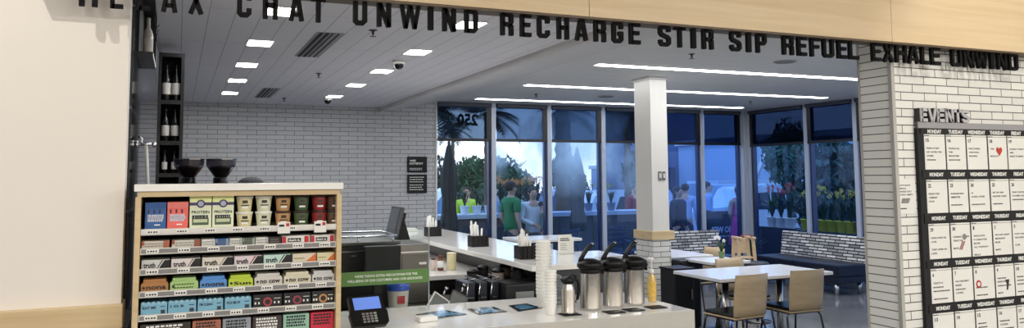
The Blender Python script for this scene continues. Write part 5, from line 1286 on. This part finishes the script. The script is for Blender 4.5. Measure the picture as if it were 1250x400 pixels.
skin('romper', mat('romper', (96,122,118), .8), [(0,0,.32,.13,.10),(0,0,.52,.12,.10),(0,0,.64,.10,.08),(.11,0,.62,.055),(.14,-.05,.53,.045),(-.11,0,.62,.055),(-.14,-.05,.53,.045),(.08,0,.29,.07),(.11,-.05,.17,.055),(-.08,0,.29,.07),(-.11,-.05,.17,.055)], [(0,1),(1,2),(2,3),(3,4),(2,5),(5,6),(0,7),(7,8),(0,9),(9,10)], ch, H=.62)
b = MB(); b.ball((0,.012,.535), .056, 14, 10, .95, 1, .9); b.obj('hair', M_hair, ch)
person('woman in a pink dress with long hair outside next to the NOW OPEN sign', (10.05,12.25,G_), PI-.3, 1.53, mat('dress_pink', (206,56,128), .7), None, 'long', sleeves='none', skirt=True, armL=[(.125,.0,.64),(.07,-.07,.56)], armR=[(-.125,.0,.64),(-.07,-.07,.56)], slim=.95, hairc=mat('hair_auburn', (90,52,46), .7))
person('man in a pale blue shirt behind the NOW OPEN sign', (10.35,13.6,G_), .9, 1.60, mat('shirt_paleblue', (150,180,226), .8), mat('trouser_navy', (34,42,66), .8), 'short', sleeves='long', slim=1.08)
person('person in a white top left of the dark window post', (9.85,13.7,G_), 2.4, 1.56, mat('shirt_white', (170,190,226), .8), mat('trouser_navy', (34,42,66), .8), 'short', sleeves='long')
person('person in dark clothes outside just right of the column', (8.75,12.4,G_), .4, 1.52, mat('top_dark', (30,36,50), .8), mat('trouser_black', (26,28,36), .8), 'long', sleeves='long', slim=1.1)
person('person in a red top far outside right of the column', (9.55,15.2,G_), .2, 1.55, mat('top_red', (150,54,70), .8), mat('trouser_navy', (34,42,66), .8), 'short', sleeves='long')
person('man in a yellow-green hi-vis vest beyond the planter wall', (5.30,14.6,G_), -.5, 1.54, mat('hivis', (186,226,70), .7), mat('trouser_dark', (46,52,62), .8), 'short', sleeves='long', armL=[(.15,-.03,.64),(.08,-.13,.64)])
person('barista behind the shelf unit, only the top of a black cap showing', (.49,5.86,0), .6, 1.66, M_mattb, M_mattb, 'short', sleeves='short', cap=M_mattb)

# ------------------------------------------------------------------ light
def area(name, loc, sx, sy, e, col=(1,1,1), rot=(0,0,0)):
    l = bpy.data.lights.new(name, 'AREA'); l.shape = 'RECTANGLE'; l.size = sx; l.size_y = sy; l.energy = e; l.color = col
    o = bpy.data.objects.new(name, l); COL.objects.link(o); o.location = loc; o.rotation_euler = rot; return o
area('store_lamp', (-2.4, -1.6, 3.9), 2.5, 1.8, 225, (1,.985,.955)); area('store_lamp', (2.0, -1.6, 3.9), 2.5, 1.8, 175, (1,.985,.955)); area('store_lamp', (6.2, -1.4, 3.9), 2.5, 1.8, 315, (1,.985,.955))
def spot(loc, tgt, e, size=.05, ang=50, col=(1,.95,.86)):
    l = bpy.data.lights.new('track_spot', 'SPOT'); l.energy = e; l.shadow_soft_size = size; l.spot_size = math.radians(ang); l.spot_blend = .6; l.color = col
    o = bpy.data.objects.new('track_spot', l); COL.objects.link(o); o.location = loc; o.rotation_euler = (Vector(tgt)-Vector(loc)).to_track_quat('-Z', 'Y').to_euler(); return o
spot((-1.25, 2.72, 3.95), (-.35, 4.0, 2.1), 105, .010, 75)
spot((5.3, 2.3, 3.95), (5.6, 4.0, 1.7), 80, .03, 75)
area('cafe_lamp', (1.1, 7.2, 2.63), 2.2, 4.5, 74, (.96,.97,1)); area('dining_lamp', (6.2, 7.2, 2.74), 3.5, 4.5, 95, (.98,.98,1))

w = bpy.data.worlds.new('World'); scn.world = w; w.use_nodes = True; nt = w.node_tree; L = nt.links.new
bg = nt.nodes['Background']; tc = nt.nodes.new('ShaderNodeTexCoord'); sp = nt.nodes.new('ShaderNodeSeparateXYZ'); r = nt.nodes.new('ShaderNodeValToRGB')
L(tc.outputs['Generated'], sp.inputs[0]); L(sp.outputs[2], r.inputs[0])
el = r.color_ramp.elements; el[0].position = 0; el[0].color = rgb(226,222,228); el[1].position = .6; el[1].color = rgb(136,182,228)
e = el.new(.06); e.color = rgb(216,233,247); e = el.new(.18); e.color = rgb(168,208,242)
n = nt.nodes.new('ShaderNodeTexNoise'); n.inputs['Scale'].default_value = 5; n.inputs['Detail'].default_value = 5
mp = nt.nodes.new('ShaderNodeMapping'); mp.inputs['Scale'].default_value = (1,1,3); L(tc.outputs['Generated'], mp.inputs[0]); L(mp.outputs[0], n.inputs['Vector'])
mr = nt.nodes.new('ShaderNodeMapRange'); mr.inputs['From Min'].default_value = .45; mr.inputs['From Max'].default_value = .7; L(n.outputs['Fac'], mr.inputs['Value'])
mx = nt.nodes.new('ShaderNodeMix'); mx.data_type = 'RGBA'; mx.inputs['B'].default_value = rgb(236,236,240); L(mr.outputs[0], mx.inputs['Factor']); L(r.outputs[0], mx.inputs['A']); L(mx.outputs['Result'], bg.inputs[0])
bg.inputs[1].default_value = 2.4

# ------------------------------------------------------------------ camera
cam = bpy.data.cameras.new('Camera'); co = bpy.data.objects.new('Camera', cam); COL.objects.link(co); scn.camera = co
cam.sensor_width = 36; cam.lens = 36*950/1250; cam.shift_x = 10/1250; cam.shift_y = -60/1250; cam.clip_start = .05; cam.clip_end = 300
Yv = Vector((-398,-79,-950)).normalized(); Av = Vector((2235,-61,-950)); Av = (Av-Yv*Av.dot(Yv)).normalized(); Zv = Av.cross(Yv)
Mw = Matrix((Av, Yv, Zv)).to_4x4(); Mw.translation = (0,0,1.65); co.matrix_world = Mw
vs = scn.view_settings; vs.view_transform = 'Standard'; vs.look = 'None'; vs.gamma = 1; vs.use_curve_mapping = False; vs.exposure = 0
scn.cycles.max_bounces = 8; scn.cycles.transparent_max_bounces = 16
